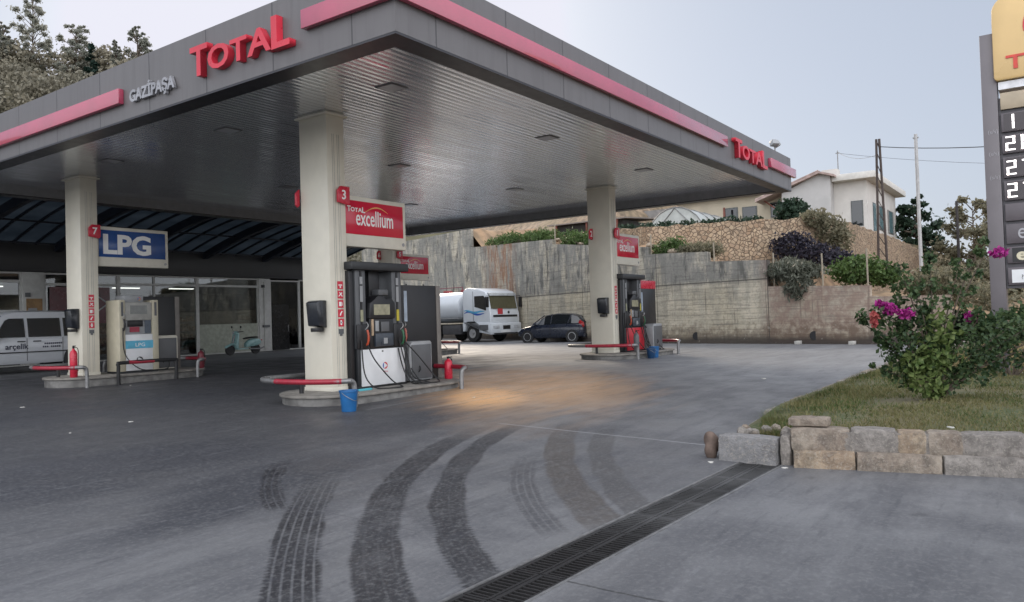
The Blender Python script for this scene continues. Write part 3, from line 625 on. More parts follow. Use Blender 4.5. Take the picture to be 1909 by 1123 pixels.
bucket('blue bucket by the rail leg of the right island, the brighter of two', ISL['right'][0]+.55, ISL['right'][1]-1.05)
bucket('dark blue bucket behind the rail leg of the right island', ISL['right'][0]+.16, ISL['right'][1]-1.12, M('blue_dark', (.01, .05, .13), .4), .9)
sq = thing('squeegee', 'pale cyan squeegee lying across from the blue bucket rim', 'squeegee', (8.86, 9.50, gz(8.8, 9.5)+.30))
MB().box(.07, -.03, .01, .38, .03, .045).build('head', cyan, sq, bevel=.006); MB().tube([(.22, 0, .03), (.02, .02, .02), (-.1, .04, -.1)], .011, 8).build('stick', lightg, sq)
# ------------------------------------------------------------------ shop building
FY = 33.0; SX0, SX1 = 5.0, 29.6; SZ = .10
shop = thing('shop_building', 'station shop with dark fascia, glazed front and white framed windows behind the pumps', 'shop', (0, FY, SZ))
dfas = M('shop_fascia', (.028, .028, .030), .4, var=.12, scale=1)
MB().box(SX0, -.25, 3.68, SX1, .3, 4.85).build('fascia', dfas, shop, bevel=.01)
MB().box(SX0, .3, 3.9, SX1, 9, 4.6).build('roof', galv, shop)
MB().box(SX0, 8.8, 0, SX1, 9, 3.9).box(SX1-.2, .1, 0, SX1, 8.8, 3.9).box(SX0, .1, 0, SX0+.2, 8.8, 3.9).build('wall', M('shop_wall', (.30, .29, .26), .7), shop)
MB().box(SX0+.2, .05, 0, SX1-.2, 8.8, .03).build('floor', M('shop_floor', (.16, .15, .14), .4), shop)
MB().box(SX0+.2, .3, 3.3, SX1-.2, 8.8, 3.32).build('shop_ceiling', M('shop_ceiling', (.20, .20, .19), .8), shop)
pw = M('frame_white', (.50, .50, .48), .45, var=.08)
pil = M('pilaster_white', (.52, .52, .50), .55, var=.1)
for a, b in ((13.6, 14.4), (24.45, 25.15)): MB().box(a, -.12, 0, b, .18, 3.66).build('pilaster', pil, shop, bevel=.01)
def window(x0, x1, z0=.0, z1=3.66, mull=(), trans=3.3, sill=0, bars=True):
    wi = MB(); t = .035
    wi.box(x0, -.04, z1-.07, x1, .06, z1).box(x0, -.04, z0, x1, .06, z0+.06)
    for xx in [x0+t, x1-t]+list(mull): wi.box(xx-t, -.05, z0+.06, xx+t, .07, z1-.07)
    fr_ = wi.build('window', pw, shop)
    if trans:
        xs_ = [x0+t]+list(mull)+[x1-t]; tb = MB()
        for a, b in zip(xs_[:-1], xs_[1:]): tb.box(a+t, -.045, trans-.05, b-t, .06, trans+.05)
        tb.build('transom', pw, fr_)
    MB().box(x0+.01, .012, z0+.03, x1-.01, .02, z1-.03).build('pane', wglass, fr_)
    if sill: MB().box(x0+.02, -.03, z0+.01, x1-.02, .05, sill).build('sill_panel', M('sill_panel', (.34, .36, .30), .6), fr_)
    return fr_
window(8.6, 13.6); window(14.4, 17.4, trans=3.2); window(17.4, 21.1, trans=3.25, mull=(19.0,)); window(21.1, 24.45, trans=3.25, sill=1.42)
window(25.15, 27.0, trans=0, z1=3.6); window(27.0, SX1-.2, trans=0, mull=(28.2,))
dr = MB().box(25.25, -.07, .02, 26.3, -.045, 2.35).build('door', M('door_black', (.008, .008, .009), .25), shop); MB().box(26.2, -.12, .95, 26.23, -.07, 1.3).build('handle', steel, dr)
# downpipe and box on the pilaster
pp_ = MB().cyl((24.72, -.16, .1), .03, 3.4, 10).build('downpipe', pw, shop); MB().box(24.6, -.26, 1.2, 24.95, -.13, 1.32).build('meter_box', midg, shop); MB().box(24.58, -.22, 3.2, 24.72, -.13, 3.34).build('camera', black, shop)
# red window sign with diamond
sg = MB().box(14.6, -.06, 1.6, 17.0, -.052, 3.1).build('window_sign', M('maroon_film', (.09, .02, .028), .25, var=.25, scale=3), shop)
di = MB(); ro, ri = .62, .54; cxx, czz = 16.2, 2.42
for a0 in range(4):
    q = lambda r, k: (cxx+(r*1.25 if k % 2 == 0 else 0)*(1 if k % 4 == 0 else -1), czz+(r*.9 if k % 2 else 0)*(1 if k % 4 == 1 else -1))
    di.prism([q(ro, a0), q(ro, a0+1), q(ri, a0+1), q(ri, a0)], -.068, -.061, 'y')
di.build('diamond', lightg, sg); text('letters', 'TS', .62, .005, lightg, sg, (15.82, -.066, 2.2), (1, 0, 0), (0, 0, 1), sx=.95)
nb = MB().box(13.72, -.14, 2.0, 14.3, -.122, 2.62).build('notice_board', M('board_ochre', (.30, .18, .08), .5, var=.3, scale=5), shop); MB().box(13.78, -.146, 2.05, 14.1, -.141, 2.25).build('paper', lightg, nb)
MB().box(13.68, -.20, 2.68, 13.85, -.122, 2.85).build('alarm_box', midg, shop)
# interior: counter, shelves, fridge, lit tubes
MB().box(9.5, 4.0, .03, 13.0, 4.8, 1.15).build('counter', M('counter_wood', (.10, .07, .05), .5), shop)
for x_ in (15.0, 17.9, 22.0, 27.0):
    sh = MB()
    for z_ in (.1, .6, 1.1, 1.6, 2.1): sh.box(x_, 5.0, z_, x_+2.2, 5.5, z_+.04)
    sh.box(x_, 5.5, .03, x_+2.2, 5.55, 2.3); s_ = sh.build('shelf', M('shelf_grey', (.2, .2, .19), .6), shop)
    gd = MB()
    for z_ in (.14, .64, 1.14, 1.64):
        xx = x_+.05
        while xx < x_+2.1:
            ww = random.uniform(.08, .2); gd.box(xx, 5.05, z_, xx+ww-.02, 5.35, z_+random.uniform(.15, .38)); xx += ww
    gd.build('shelf_goods', M('goods_mixed', (.22, .14, .09), .5, var=.9, scale=7), s_)
tube_e = EM('tube_light', (1, .97, .9), .8)
for x_, y_ in ((18.6, 1.5), (21.3, 1.5), (13.0, 1.6)):
    MB().box(x_-.6, y_, 3.16, x_+.6, y_+.18, 3.2).build('ceiling_light', tube_e, shop)
# glazed vault between canopy and shop
aw = thing('glazed_awning', 'curved dark glazed roof with black ribs joining canopy and shop', 'awning', (0, 0, 0))
def arc_pt(u): # from canopy edge (Y 22.7) down to the shop fascia (Y 32.7)
    a = u*PI/2; return 22.75+9.95*math.sin(a)**1.0, 4.98+1.9*(math.cos(a)-0)*1.0-1.9*0+(-.05)*u
def aw_pt(u): return 22.72+10.0*u, 5.95-1.05*u**1.6+.35*math.sin(PI*u)
seg = 12; X0, X1 = 5.0, 29.6; ab = M('awning_frame', (.012, .016, .028), .5, var=.1)
gm = MB()
pts = [aw_pt(i/seg) for i in range(seg+1)]
for (a, b) in zip(pts[:-1], pts[1:]): gm.add([(X0, a[0], a[1]), (X1, a[0], a[1]), (X1, b[0], b[1]), (X0, b[0], b[1]), (X0, a[0], a[1]+.012), (X1, a[0], a[1]+.012), (X1, b[0], b[1]+.012), (X0, b[0], b[1]+.012)], [(0, 3, 2, 1), (4, 5, 6, 7), (0, 1, 5, 4), (2, 3, 7, 6)])
mg, tg, pg = newmat('awning_sheet')
ns = noise(tg, coords(tg, 'Object'), .7, 6); pg.inputs['Roughness'].default_value = .4
tr_ = N(tg, 'ShaderNodeBsdfTranslucent'); tg.links.new(mix(tg, ns, (.03, .045, .06), (.16, .18, .20)), tr_.inputs[0]); pg.inputs['Base Color'].default_value = (.03, .035, .045, 1)
mxs = N(tg, 'ShaderNodeMixShader'); mxs.inputs[0].default_value = .8; tg.links.new(pg.outputs[0], mxs.inputs[1]); tg.links.new(tr_.outputs[0], mxs.inputs[2]); tg.links.new(mxs.outputs[0], tg.nodes['Material Output'].inputs[0])
gm.build('glazing', mg, aw)
x_ = X0; i = 0
while x_ <= X1+.01:
    big = i % 4 == 0; hw, dp = (.11, .32) if big else (.035, .09)
    rb = MB()
    for (a, b) in zip(pts[:-1], pts[1:]): rb.add([(x_-hw, a[0], a[1]-dp), (x_+hw, a[0], a[1]-dp), (x_+hw, b[0], b[1]-dp), (x_-hw, b[0], b[1]-dp), (x_-hw, a[0], a[1]-.004), (x_+hw, a[0], a[1]-.004), (x_+hw, b[0], b[1]-.004), (x_-hw, b[0], b[1]-.004)], [(0, 3, 2, 1), (4, 5, 6, 7), (0, 1, 5, 4), (1, 2, 6, 5), (2, 3, 7, 6), (3, 0, 4, 7)])
    rb.build('rib', ab, aw); x_ += .82; i += 1
for u in (.02, .25, .5, .75, .97): 
    y_, z_ = aw_pt(u); MB().box(X0, y_-.04, z_-.16, X1, y_+.04, z_-.10).build('purlin', ab, aw)
# ------------------------------------------------------------------ concrete retaining wall
WP = [(28.6, 3.0), (29.0, 4.6), (31.3, 14.0), (36.0, 23.5), (40.8, 31.5), (44, 40), (46, 48)]
def wx(y):
    for (a, b) in zip(WP[:-1], WP[1:]):
        if a[1] <= y <= b[1]: return a[0]+(b[0]-a[0])*(y-a[1])/(b[1]-a[1])
    return WP[0][0] if y < WP[0][1] else WP[-1][0]
def rwall_mat():
    m, t, p = newmat('board_marked_concrete')
    pos = coords(t, 'World'); sep = N(t, 'ShaderNodeSeparateXYZ'); t.links.new(pos, sep.inputs[0]); y, z = sep.outputs[1], sep.outputs[2]
    n = noise(t, pos, .6, 6, .6); n2 = noise(t, pos, 3.5, 6, .6); vst = noise(t, coords(t, 'World', (.9, .9, .3)), 1.6, 8, .7); vst2 = noise(t, coords(t, 'World', (1.5, 1.5, .42)), 1.9, 8, .72); hb = noise(t, coords(t, 'World', (.25, .25, 5)), 1.2, 4, .6)
    c = mix(t, ramp(t, n, .35, .65), (.52, .46, .34), (.64, .58, .46))
    c = mix(t, ramp(t, hb, .45, .65, 0, .5), c, (.36, .325, .25))
    br = N(t, 'ShaderNodeTexBrick'); mp = N(t, 'ShaderNodeCombineXYZ'); t.links.new(y, mp.inputs[0]); t.links.new(z, mp.inputs[1]); t.links.new(mp.outputs[0], br.inputs[0])
    br.inputs['Color1'].default_value = (.5, .5, .5, 1); br.inputs['Color2'].default_value = (.62, .62, .62, 1); br.inputs['Mortar'].default_value = (.0, .0, .0, 1); br.inputs['Scale'].default_value = 1; br.inputs['Brick Width'].default_value = 3.7; br.inputs['Row Height'].default_value = .21; br.inputs['Mortar Size'].default_value = .014; br.inputs['Mortar Smooth'].default_value = .6
    bsep = N(t, 'ShaderNodeSeparateColor'); t.links.new(br.outputs[0], bsep.inputs[0])
    c = mix(t, ramp(t, bsep.outputs[0], .1, .45, .42, 0), c, (.11, .10, .085)); c = mix(t, ramp(t, bsep.outputs[0], .5, .62, .0, .22), c, (.45, .42, .34))
    upper = ramp(t, z, 2.45, 2.75)
    c = mix(t, math_(t, 'MULTIPLY', upper, ramp(t, vst, .36, .56, .2, .95)), c, (.27, .262, .24))
    c = mix(t, math_(t, 'MULTIPLY', upper, ramp(t, vst2, .50, .64, 0, .85)), c, (.045, .047, .05))
    c = mix(t, math_(t, 'MULTIPLY', ramp(t, vst2, .58, .72, 0, .5), ramp(t, z, .5, 2.4)), c, (.09, .085, .07))
    c = mix(t, math_(t, 'MULTIPLY', ramp(t, vst, .42, .62, 0, .5), ramp(t, z, .3, 2.4, .3, 1)), c, (.20, .20, .18))
    c = mix(t, ramp(t, noise(t, coords(t, 'World', (2.2, 2.2, .12)), 2.6, 5, .7), .60, .66, 0, .55), c, (.07, .065, .055))
    gr_ = noise(t, pos, 11, 6, .7); c = mix(t, ramp(t, gr_, .45, .68, 0, .4), c, (.13, .125, .11)); c = mix(t, ramp(t, noise(t, coords(t, 'World', (.5, .5, 9)), 1.6, 3), .55, .62, 0, .4), c, (.12, .115, .10))
    # rust run near the truck, reddish damp at the right, darker uneven foot
    rs = math_(t, 'MULTIPLY', ramp(t, y, 26.0, 27.5), ramp(t, y, 29.5, 31.5, 1, 0)); c = mix(t, math_(t, 'MULTIPLY', rs, ramp(t, vst2, .42, .6, 0, .7)), c, (.30, .14, .07))
    rr = ramp(t, y, 9.0, 9.9, 1, 0); c = mix(t, math_(t, 'MULTIPLY', rr, ramp(t, n2, .35, .6, .3, .75)), c, (.25, .165, .135))
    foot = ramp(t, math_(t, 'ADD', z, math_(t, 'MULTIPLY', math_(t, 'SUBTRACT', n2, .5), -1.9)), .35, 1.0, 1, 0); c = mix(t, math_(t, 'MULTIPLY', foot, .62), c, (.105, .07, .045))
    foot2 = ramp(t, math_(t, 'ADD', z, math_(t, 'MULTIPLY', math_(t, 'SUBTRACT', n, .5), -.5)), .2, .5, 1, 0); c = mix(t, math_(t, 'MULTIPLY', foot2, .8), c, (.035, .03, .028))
    c = mix(t, ramp(t, math_(t, 'ABSOLUTE', math_(t, 'SUBTRACT', z, 2.58)), .015, .04, .8, 0), c, (.06, .055, .05))
    jy = math_(t, 'ABSOLUTE', math_(t, 'SUBTRACT', math_(t, 'FRACT', math_(t, 'DIVIDE', math_(t, 'SUBTRACT', y, 9.32), 5.3)), .5)); c = mix(t, ramp(t, jy, .494, .4985, 0, .8), c, (.05, .045, .04))
    c = mix(t, math_(t, 'MULTIPLY', ramp(t, n2, .62, .7), .35), c, (.5, .47, .4))
    t.links.new(c, p.inputs['Base Color']); p.inputs['Roughness'].default_value = .88
    bump(t, p, math_(t, 'ADD', math_(t, 'MULTIPLY', bsep.outputs[0], .8), math_(t, 'ADD', n2, math_(t, 'MULTIPLY', upper, .3))), .4, .04); return m
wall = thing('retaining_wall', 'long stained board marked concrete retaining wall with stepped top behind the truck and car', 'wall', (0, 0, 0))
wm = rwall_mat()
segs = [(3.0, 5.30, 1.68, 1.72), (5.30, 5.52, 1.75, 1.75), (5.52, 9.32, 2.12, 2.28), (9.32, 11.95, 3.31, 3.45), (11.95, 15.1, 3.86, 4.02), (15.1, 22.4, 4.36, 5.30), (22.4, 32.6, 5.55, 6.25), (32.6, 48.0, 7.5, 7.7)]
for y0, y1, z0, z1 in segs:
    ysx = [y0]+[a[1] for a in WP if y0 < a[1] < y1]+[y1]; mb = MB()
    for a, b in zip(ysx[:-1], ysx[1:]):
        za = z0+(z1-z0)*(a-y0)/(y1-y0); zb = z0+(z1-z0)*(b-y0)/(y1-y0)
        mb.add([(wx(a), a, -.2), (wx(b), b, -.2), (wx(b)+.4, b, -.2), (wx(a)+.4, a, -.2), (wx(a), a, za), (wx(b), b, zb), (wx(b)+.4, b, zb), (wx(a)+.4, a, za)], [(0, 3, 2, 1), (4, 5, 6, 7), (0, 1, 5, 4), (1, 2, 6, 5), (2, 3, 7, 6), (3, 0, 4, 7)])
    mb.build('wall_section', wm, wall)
def wtop(y):
    for y0, y1, z0, z1 in segs:
        if y0 <= y <= y1: return z0+(z1-z0)*(y-y0)/(y1-y0)
    return 1.6
hb_ = MB()
for y_ in (12.6, 7.55): hb_.cyl((wx(y_)-.012, y_, .38), .17, .02, 14, 'x')
hb_.build('weep_hole', black, wall)
# terrain behind the wall
def stone_x(y):   # foot of the upper stone wall
    P_ = [(8.0, 62.2), (8.7, 54.4), (9.4, 44), (10.6, 40.2), (13.6, 37.8), (17.2, 36.6), (22, 38.8), (28, 43.5), (48, 54)]
    if y < 8: return 70
    for (a, b) in zip(P_[:-1], P_[1:]):
        if a[0] <= y <= b[0]: return a[1]+(b[1]-a[1])*(y-a[0])/(b[0]-a[0])
    return 54
v = []; f = []; ysg = np.concatenate([np.arange(-60, 3, 3.), np.arange(3, 30, .6), np.arange(30, 48.1, 1.5)]); us = np.concatenate([np.arange(0, 6, .6), np.arange(6, 20, 2), np.arange(20, 140, 8)])
for y_ in ys if False else ysg:
    for u_ in us:
        x_ = (wx(y_)+.39 if y_ >= 3.0 else 28.6+.39)+u_
        if y_ >= 3.0: z_ = wtop(y_)-(.10 if y_ > 15 else .45)+min(u_, 6)*(.10 if y_ > 15 else .03)+(max(u_-6, 0)*.012)
        else:
            k = min((3.0-y_)/3, 1); z_ = (1-k)*(1.55+min(u_, 6)*.1)+k*(.12+.05*u_)+max(u_-6, 0)*.012
        z_ += (.12*math.sin(x_*1.7+y_*.9)+.10*math.sin(y_*2.3-x_))*min(u_, 1)
        v.append((x_, y_, z_))
nu = len(us)
for i in range(len(ysg)-1):
    for j in range(nu-1): f.append((i*nu+j, (i+1)*nu+j, (i+1)*nu+j+1, i*nu+j+1))
soil = M('orange_soil', (.30, .19, .11), .95, var=.45, scale=1.2, bmp=.8, world=True, dirt=(.16, .13, .07))
tag(rawmesh('terrain', v, f, soil), kind='structure')
pl = MB(); poly = [(stone_x(y_)+.25, y_) for y_ in (8.05, 8.7, 9.4, 10.6, 13.6, 17.2, 22, 28, 48)]+[(160, 48), (160, 8.05)]
pl.prism(poly, 1, 5.55); tag(pl.build('upper_terrace', M('dry_grass_soil', (.17, .14, .08), .95, var=.4, scale=.8, bmp=.5, world=True)), kind='structure')
def stone_mat(name, s, base, dark, mort):
    m, t, p = newmat(name); pos = coords(t, 'World'); nz = noise(t, pos, 1.4, 4)
    mx_ = N(t, 'ShaderNodeMix', data_type='VECTOR'); mx_.inputs[0].default_value = .12; t.links.new(pos, mx_.inputs[4]); nn = N(t, 'ShaderNodeTexNoise'); nn.inputs['Scale'].default_value = 2.5; t.links.new(pos, nn.inputs[0]); t.links.new(nn.outputs['Color'], mx_.inputs[5])
    vo = N(t, 'ShaderNodeTexVoronoi', feature='F1'); vo.inputs['Scale'].default_value = s; t.links.new(mx_.outputs[1], vo.inputs[0])
    ve = N(t, 'ShaderNodeTexVoronoi', feature='DISTANCE_TO_EDGE'); ve.inputs['Scale'].default_value = s; t.links.new(mx_.outputs[1], ve.inputs[0])
    cs = N(t, 'ShaderNodeSeparateColor'); t.links.new(vo.outputs['Color'], cs.inputs[0])
    c = mix(t, cs.outputs[0], base, dark); c = mix(t, math_(t, 'MULTIPLY', cs.outputs[1], .5), c, (.42, .33, .24)); c = mix(t, ramp(t, nz, .4, .7, 0, .4), c, (.22, .18, .13))
    c = mix(t, ramp(t, ve.outputs[0], .015, .09, .9, 0), c, mort)
    t.links.new(c, p.inputs['Base Color']); p.inputs['Roughness'].default_value = .9; bump(t, p, ramp(t, ve.outputs[0], 0, .12), .8, .05); return m
sw = MB(); SP = [(44+ .4, 36, 6.3), (42.5, 28, 6.3), (38.6, 22, 6.2), (36.3, 17.2, 5.78), (37.6, 13.4, 5.82), (39.4, 10.7, 5.85), (40.4, 9.7, 5.85), (44, 9.1, 5.85), (54.4, 8.5, 5.62), (62.2, 7.9, 5.1)]
for a, b in zip(SP[:-1], SP[1:]):
    d_ = Vector((b[0]-a[0], b[1]-a[1])).normalized(); nx, ny_ = -d_.y*.5, d_.x*.5
    if (nx, ny_) and nx < 0: pass
    n_ = max(2, int(math.hypot(b[0]-a[0], b[1]-a[1])/.5))
    for i in range(n_):
        p0 = [a[k]+(b[k]-a[k])*i/n_ for k in range(3)]; p1 = [a[k]+(b[k]-a[k])*(i+1)/n_ for k in range(3)]
        h0 = .06*math.sin(p0[0]*5.1+p0[1]*7.3); h1 = .06*math.sin(p1[0]*5.1+p1[1]*7.3)
        sw.add([(p0[0], p0[1], 1.5), (p1[0], p1[1], 1.5), (p1[0]+nx, p1[1]+ny_, 1.5), (p0[0]+nx, p0[1]+ny_, 1.5), (p0[0], p0[1], p0[2]+h0), (p1[0], p1[1], p1[2]+h1), (p1[0]+nx, p1[1]+ny_, p1[2]+h1), (p0[0]+nx, p0[1]+ny_, p0[2]+h0)], [(4, 5, 6, 7), (0, 1, 5, 4), (2, 3, 7, 6)])
tag(sw.build('stone_wall', stone_mat('ochre_rubble', 6.0, (.44, .33, .22), (.27, .18, .115), (.12, .09, .065))), 'curved ochre rubble stone wall below the house on the terrace', 'wall')
# ------------------------------------------------------------------ house
hw_ = M('render_white', (.58, .56, .53), .75, var=.12, scale=.8, bmp=.1, dirt=(.42, .38, .33)); hcream = M('render_cream', (.48, .42, .32), .75, var=.15, scale=.8)
house = thing('white_house', 'white flat roofed house with tiled gable wing above the stone wall', 'house', (51.78, 9.7, 5.5))
MB().box(0, 0, 0, 9.9, 4.0, 3.75).build('wall', hw_, house)
MB().box(-.7, -.6, 3.75, 10.6, 1.9, 4.15).build('flat_roof', M('slab_pale', (.62, .6, .56), .7, var=.1), house, bevel=.02)
for x0, x1, z0, z1, nm in ((1.6, 2.5, .1, 2.5, 'door'), (3.6, 5.2, .9, 2.5, 'window'), (7.0, 8.3, .9, 2.5, 'window')):
    wd_ = MB().box(x0, -.03, z0, x1, .0, z1).build(nm, M('frame_dark', (.09, .10, .10), .5), house); MB().box(x0+.07, -.045, z0+.07, x1-.07, -.031, z1-.07).build('pane', M('pane_pale_blue', (.12, .2, .22), .15), wd_)
    if nm == 'window':
        for xx in (x0-.4, x1+.05): MB().box(xx, -.05, z0, xx+.35, -.005, z1).build('shutter', M('shutter_grey', (.20, .20, .19), .6), house)
for y0, z0, z1 in ((.25, .9, 2.5),): 
    wd_ = MB().box(-.03, y0, z0, 0, y0+.7, z1).build('window', MATS['frame_dark'], house); MB().box(-.045, y0+.06, z0+.06, -.031, y0+.64, z1-.06).build('pane', dglass, wd_)
# gable wing
MB().prism([(1.92, 0), (4.9, 0), (4.9, 3.35), (2.5, 4.35), (1.92, 4.2)], -.9, 7, 'x').build('wall', M('render_greywhite', (.46, .45, .44), .75, var=.12, scale=.8), house)
rt = M('roof_tile', (.40, .30, .27), .8, var=.3, scale=3, bmp=.6)
MB().prism([(1.6, 4.12), (2.5, 4.42), (6.5, 3.05), (6.5, 2.93), (2.5, 4.29), (1.6, 3.99)], -1.3, 7.4, 'x').build('roof', rt, house)
rg = MB()
for i in range(22): x_ = -1.25+i*.4; rg.tube([(x_, 2.5, 4.46), (x_, 6.5, 3.09)], .06, 6, 0)
rg.build('roof_ridges', rt, house)
MB().box(1.2, 1.95, 3.9, 2.0, 2.9, 4.85).build('chimney', hw_, house)
# porch wing
MB().box(.3, 4.92, 0, 6, 12.5, 3.6).build('wall', hcream, house); MB().box(-.3, 6.6, 3.61, 6.3, 12.8, 3.75).build('porch_roof', M('porch_slab', (.25, .22, .19), .8), house)
for y0, y1, z0, z1, nm in ((5.3, 6.0, 2.0, 3.0, 'window'), (6.9, 7.9, .9, 2.9, 'door'), (8.2, 9.1, 1.2, 2.95, 'door'), (10.6, 11.3, 2.3, 2.8, 'window')):
    wd_ = MB().box(.26, y0, z0, .3, y1, z1).build(nm, MATS['frame_dark'], house); MB().box(.24, y0+.07, z0+.07, .259, y1-.07, z1-.07).build('pane', dglass, wd_)
for y_ in (5.0, 8.8): MB().box(-.6, y_, 0, -.48, y_+.12, 2.9).build('porch_post', M('rust_red', (.16, .05, .035), .7), house)
MB().tube([(-.55, 5.1, 2.2), (-.55, 6.2, 3.1)], .05, 6, 0).build('brace', M('rust_red', (.16, .05, .035), .7), house)
MB().box(1.0, 12.52, 0, 5.5, 17.5, 3.5).build('store_wall', M('store_grey', (.22, .21, .20), .8, var=.25, scale=2), house)
wd_ = MB().box(.96, 13.0, 1.2, 1.0, 13.9, 2.3).build('window', MATS['frame_dark'], house); MB().box(.945, 13.06, 1.26, .959, 13.84, 2.24).build('pane', dglass, wd_)
# rocky bank rising behind the terrace
v = []; f = []; gyy = np.arange(23, 62, 1.); gxx = np.arange(0, 46, 1.)
for b in gyy:
    x0 = (stone_x(min(b, 48))+1.0)
    for a in gxx:
        v.append((x0+a, b, 5.3+min((b-23)*.25, 1)*min(a, 14)*.62+.35*math.sin(a*1.3+b)*math.cos(b*.8)+.2*math.sin(a*3.1)*min(a, 1)))
for i in range(len(gyy)-1):
    for j in range(len(gxx)-1): n0 = i*len(gxx)+j; f.append((n0, n0+1, n0+len(gxx)+1, n0+len(gxx)))
tag(rawmesh('rocky_bank', v, f, M('rocky_soil', (.24, .175, .12), .95, var=.55, scale=2.2, bmp=1., world=True, dirt=(.14, .12, .06))), kind='structure')
# greenhouse
gh = thing('greenhouse', 'arched translucent polytunnel greenhouse left of the house', 'greenhouse', (44.5, 19.2, 5.75))
arc = [(1.9*math.cos(a), 2.05*math.sin(a)) for a in np.linspace(0, PI, 15)]
MB().prism(arc, 0, 9, 'x').build('cover', M('polythene', (.42, .44, .42), .35, var=.2, scale=1.5), gh, smooth=True)
for i in range(6): MB().tube([(-.02+i*1.8, 1.93*math.cos(a), 2.08*math.sin(a)) for a in np.linspace(0, PI, 13)], .035, 6, 0).build('hoop', galv, gh)
MB().tube([(-.03, -1.9, .05), (-.03, 0, 2.05)], .03, 6, 0).tube([(-.03, 1.9, .05), (-.03, 0, 2.05)], .03, 6, 0).tube([(-.03, -1.8, .75), (-.03, 1.8, .75)], .03, 6, 0).build('end_brace', galv, gh)
sd = thing('lean_to_shed', 'dark open lean-to shed left of the greenhouse', 'shed', (44, 22.5, 5.5))
MB().box(0, 0, 0, 5, 5, 1.9).build('body', M('shed_dark', (.03, .028, .026), .9), sd); MB().prism([(-.4, 1.9), (5.2, 2.3), (5.2, 2.38), (-.4, 1.98)], -.4, 5.4, 'y').build('roof', M('tin_roof', (.2, .17, .15), .6), sd)
for y_ in (.2, 2.4, 4.7): MB().box(-.35, y_, -.2, -.25, y_+.1, 1.93).build('post', M('rust_red', (.16, .05, .035), .7), sd)
MB().box(-1.4, 7.6, 0, 9, 8.1, 2.2) if False else None
# ------------------------------------------------------------------ poles, posts, wires
def pole(lab, x, y, z0, z1, r=.07, lat=False, mat=galv, lean=(0, 0), name='utility_pole'):
    o = thing(name, lab, 'pole', (x, y, z0), group='poles above the wall')
    H = z1-z0
    if lat:
        for s in (-1, 1): MB().tube([(0, s*.22, 0), (0, s*.07, H)], .06, 8, 0).build('leg', M('pole_wood', (.06, .045, .04), .8), o)
        cr = MB(); n_ = 12
        for i in range(n_): u0 = i/n_; u1 = (i+1)/n_; w0 = .22-.15*u0; w1 = .22-.15*u1; cr.tube([(0, -w0, u0*H), (0, w1, u1*H)], .022, 5, 0)
        cr.build('lattice', MATS['pole_wood'], o)
    else: MB().tube([(0, 0, 0), (lean[0], lean[1], H)], [r*1.2, r], 8, 0).build('shaft', mat, o)
    MB().box(-.03, -.12, H-.2, .03, .12, H-.14).build('crossarm', galv, o)
    return o
pole('lattice utility pole of two leaning legs in front of the white house', 43.6, 7.55, 2.6, 10.0, lat=True)
pole('tall slim white pole right of the house', 40.2, 5.35, 1.9, 9.3, .07, mat=M('pole_white', (.4, .4, .4), .6))
pole('dark pole among the olive trees at far right', 57.3, 5.45, 2.4, 8.0, .08, mat=M('pole_dark', (.04, .035, .035), .8))
pole('thin antenna pole on the house roof', 54.0, 11.8, 9.8, 11.7, .03, name='antenna_pole')
ww = M('wire', (.03, .03, .03), .6, var=.05)
def wire(lab, a, b, sag, r=.018):
    P_ = [Vector(a).lerp(Vector(b), i/12)-Vector((0, 0, sag*4*(i/12)*(1-i/12))) for i in range(13)]
    tag(MB().tube(P_, r, 5, 0).build('overhead_wire', ww), lab, 'wire', 'overhead wires')
wire('thick sagging overhead wire from the lattice pole to the right', (43.6, 7.5, 9.6), (32, -6, 6.9), .5, .02)
wire('thin overhead wire from the antenna on the house roof to the lattice pole', (54, 11.8, 11.6), (43.6, 7.6, 9.2), .3, .009)
wire('thin overhead wire running right from the roof antenna behind the sign', (54, 11.7, 11.5), (60, -8, 9.4), .6, .010)
wire('thin overhead wire from the dark pole to the right', (57.3, 5.4, 7.9), (50, -10, 6.6), .5, .012)
for y_, h_, lab in ((22.3, 1.1, 'thin post on the wall top above the dark car'), (15.0, .9, 'thin post on the wall top left of the green tufts'), (11.7, .8, 'thin post on the wall step below the stone wall'), (9.1, 1.3, 'thin post at the second wall step'), (5.6, 1.3, 'thin post at the last wall step on the right'), (7.2, 1.2, 'thin post above the drooping grey bush')):
    x_ = wx(y_)+.2; z_ = wtop(y_)-.5
    po = thing('wall_post', lab, 'post', (x_, y_, z_), group='thin posts along the wall top')
    MB().tube([(0, 0, 0), (.03, .02, h_+.5)], .03, 6, 0).build('shaft', M('post_tan', (.30, .26, .2), .8), po)
# ------------------------------------------------------------------ foliage
def leaf_mat(name, a, b, c_=None, tr=.25, scale=1.5):
    m, t, p = newmat(name); g_ = N(t, 'ShaderNodeNewGeometry')
    n = noise(t, coords(t, 'World'), scale, 3)
    wn = N(t, 'ShaderNodeTexNoise'); wn.inputs['Scale'].default_value = 23; wn.inputs['Detail'].default_value = 0; t.links.new(coords(t, 'World'), wn.inputs[0])
    c = mix(t, ramp(t, n, .35, .65), a, b); c = mix(t, ramp(t, wn.outputs[0], .4, .65, 0, .8), c, c_ or tuple(x*1.5 for x in b))
    t.links.new(c, p.inputs['Base Color']); p.inputs['Roughness'].default_value = .55; p.inputs['Specular IOR Level'].default_value = .3
    trn = N(t, 'ShaderNodeBsdfTranslucent'); t.links.new(c, trn.inputs[0]); mx_ = N(t, 'ShaderNodeMixShader'); mx_.inputs[0].default_value = tr
    t.links.new(p.outputs[0], mx_.inputs[1]); t.links.new(trn.outputs[0], mx_.inputs[2]); t.links.new(mx_.outputs[0], t.nodes['Material Output'].inputs[0]); return m
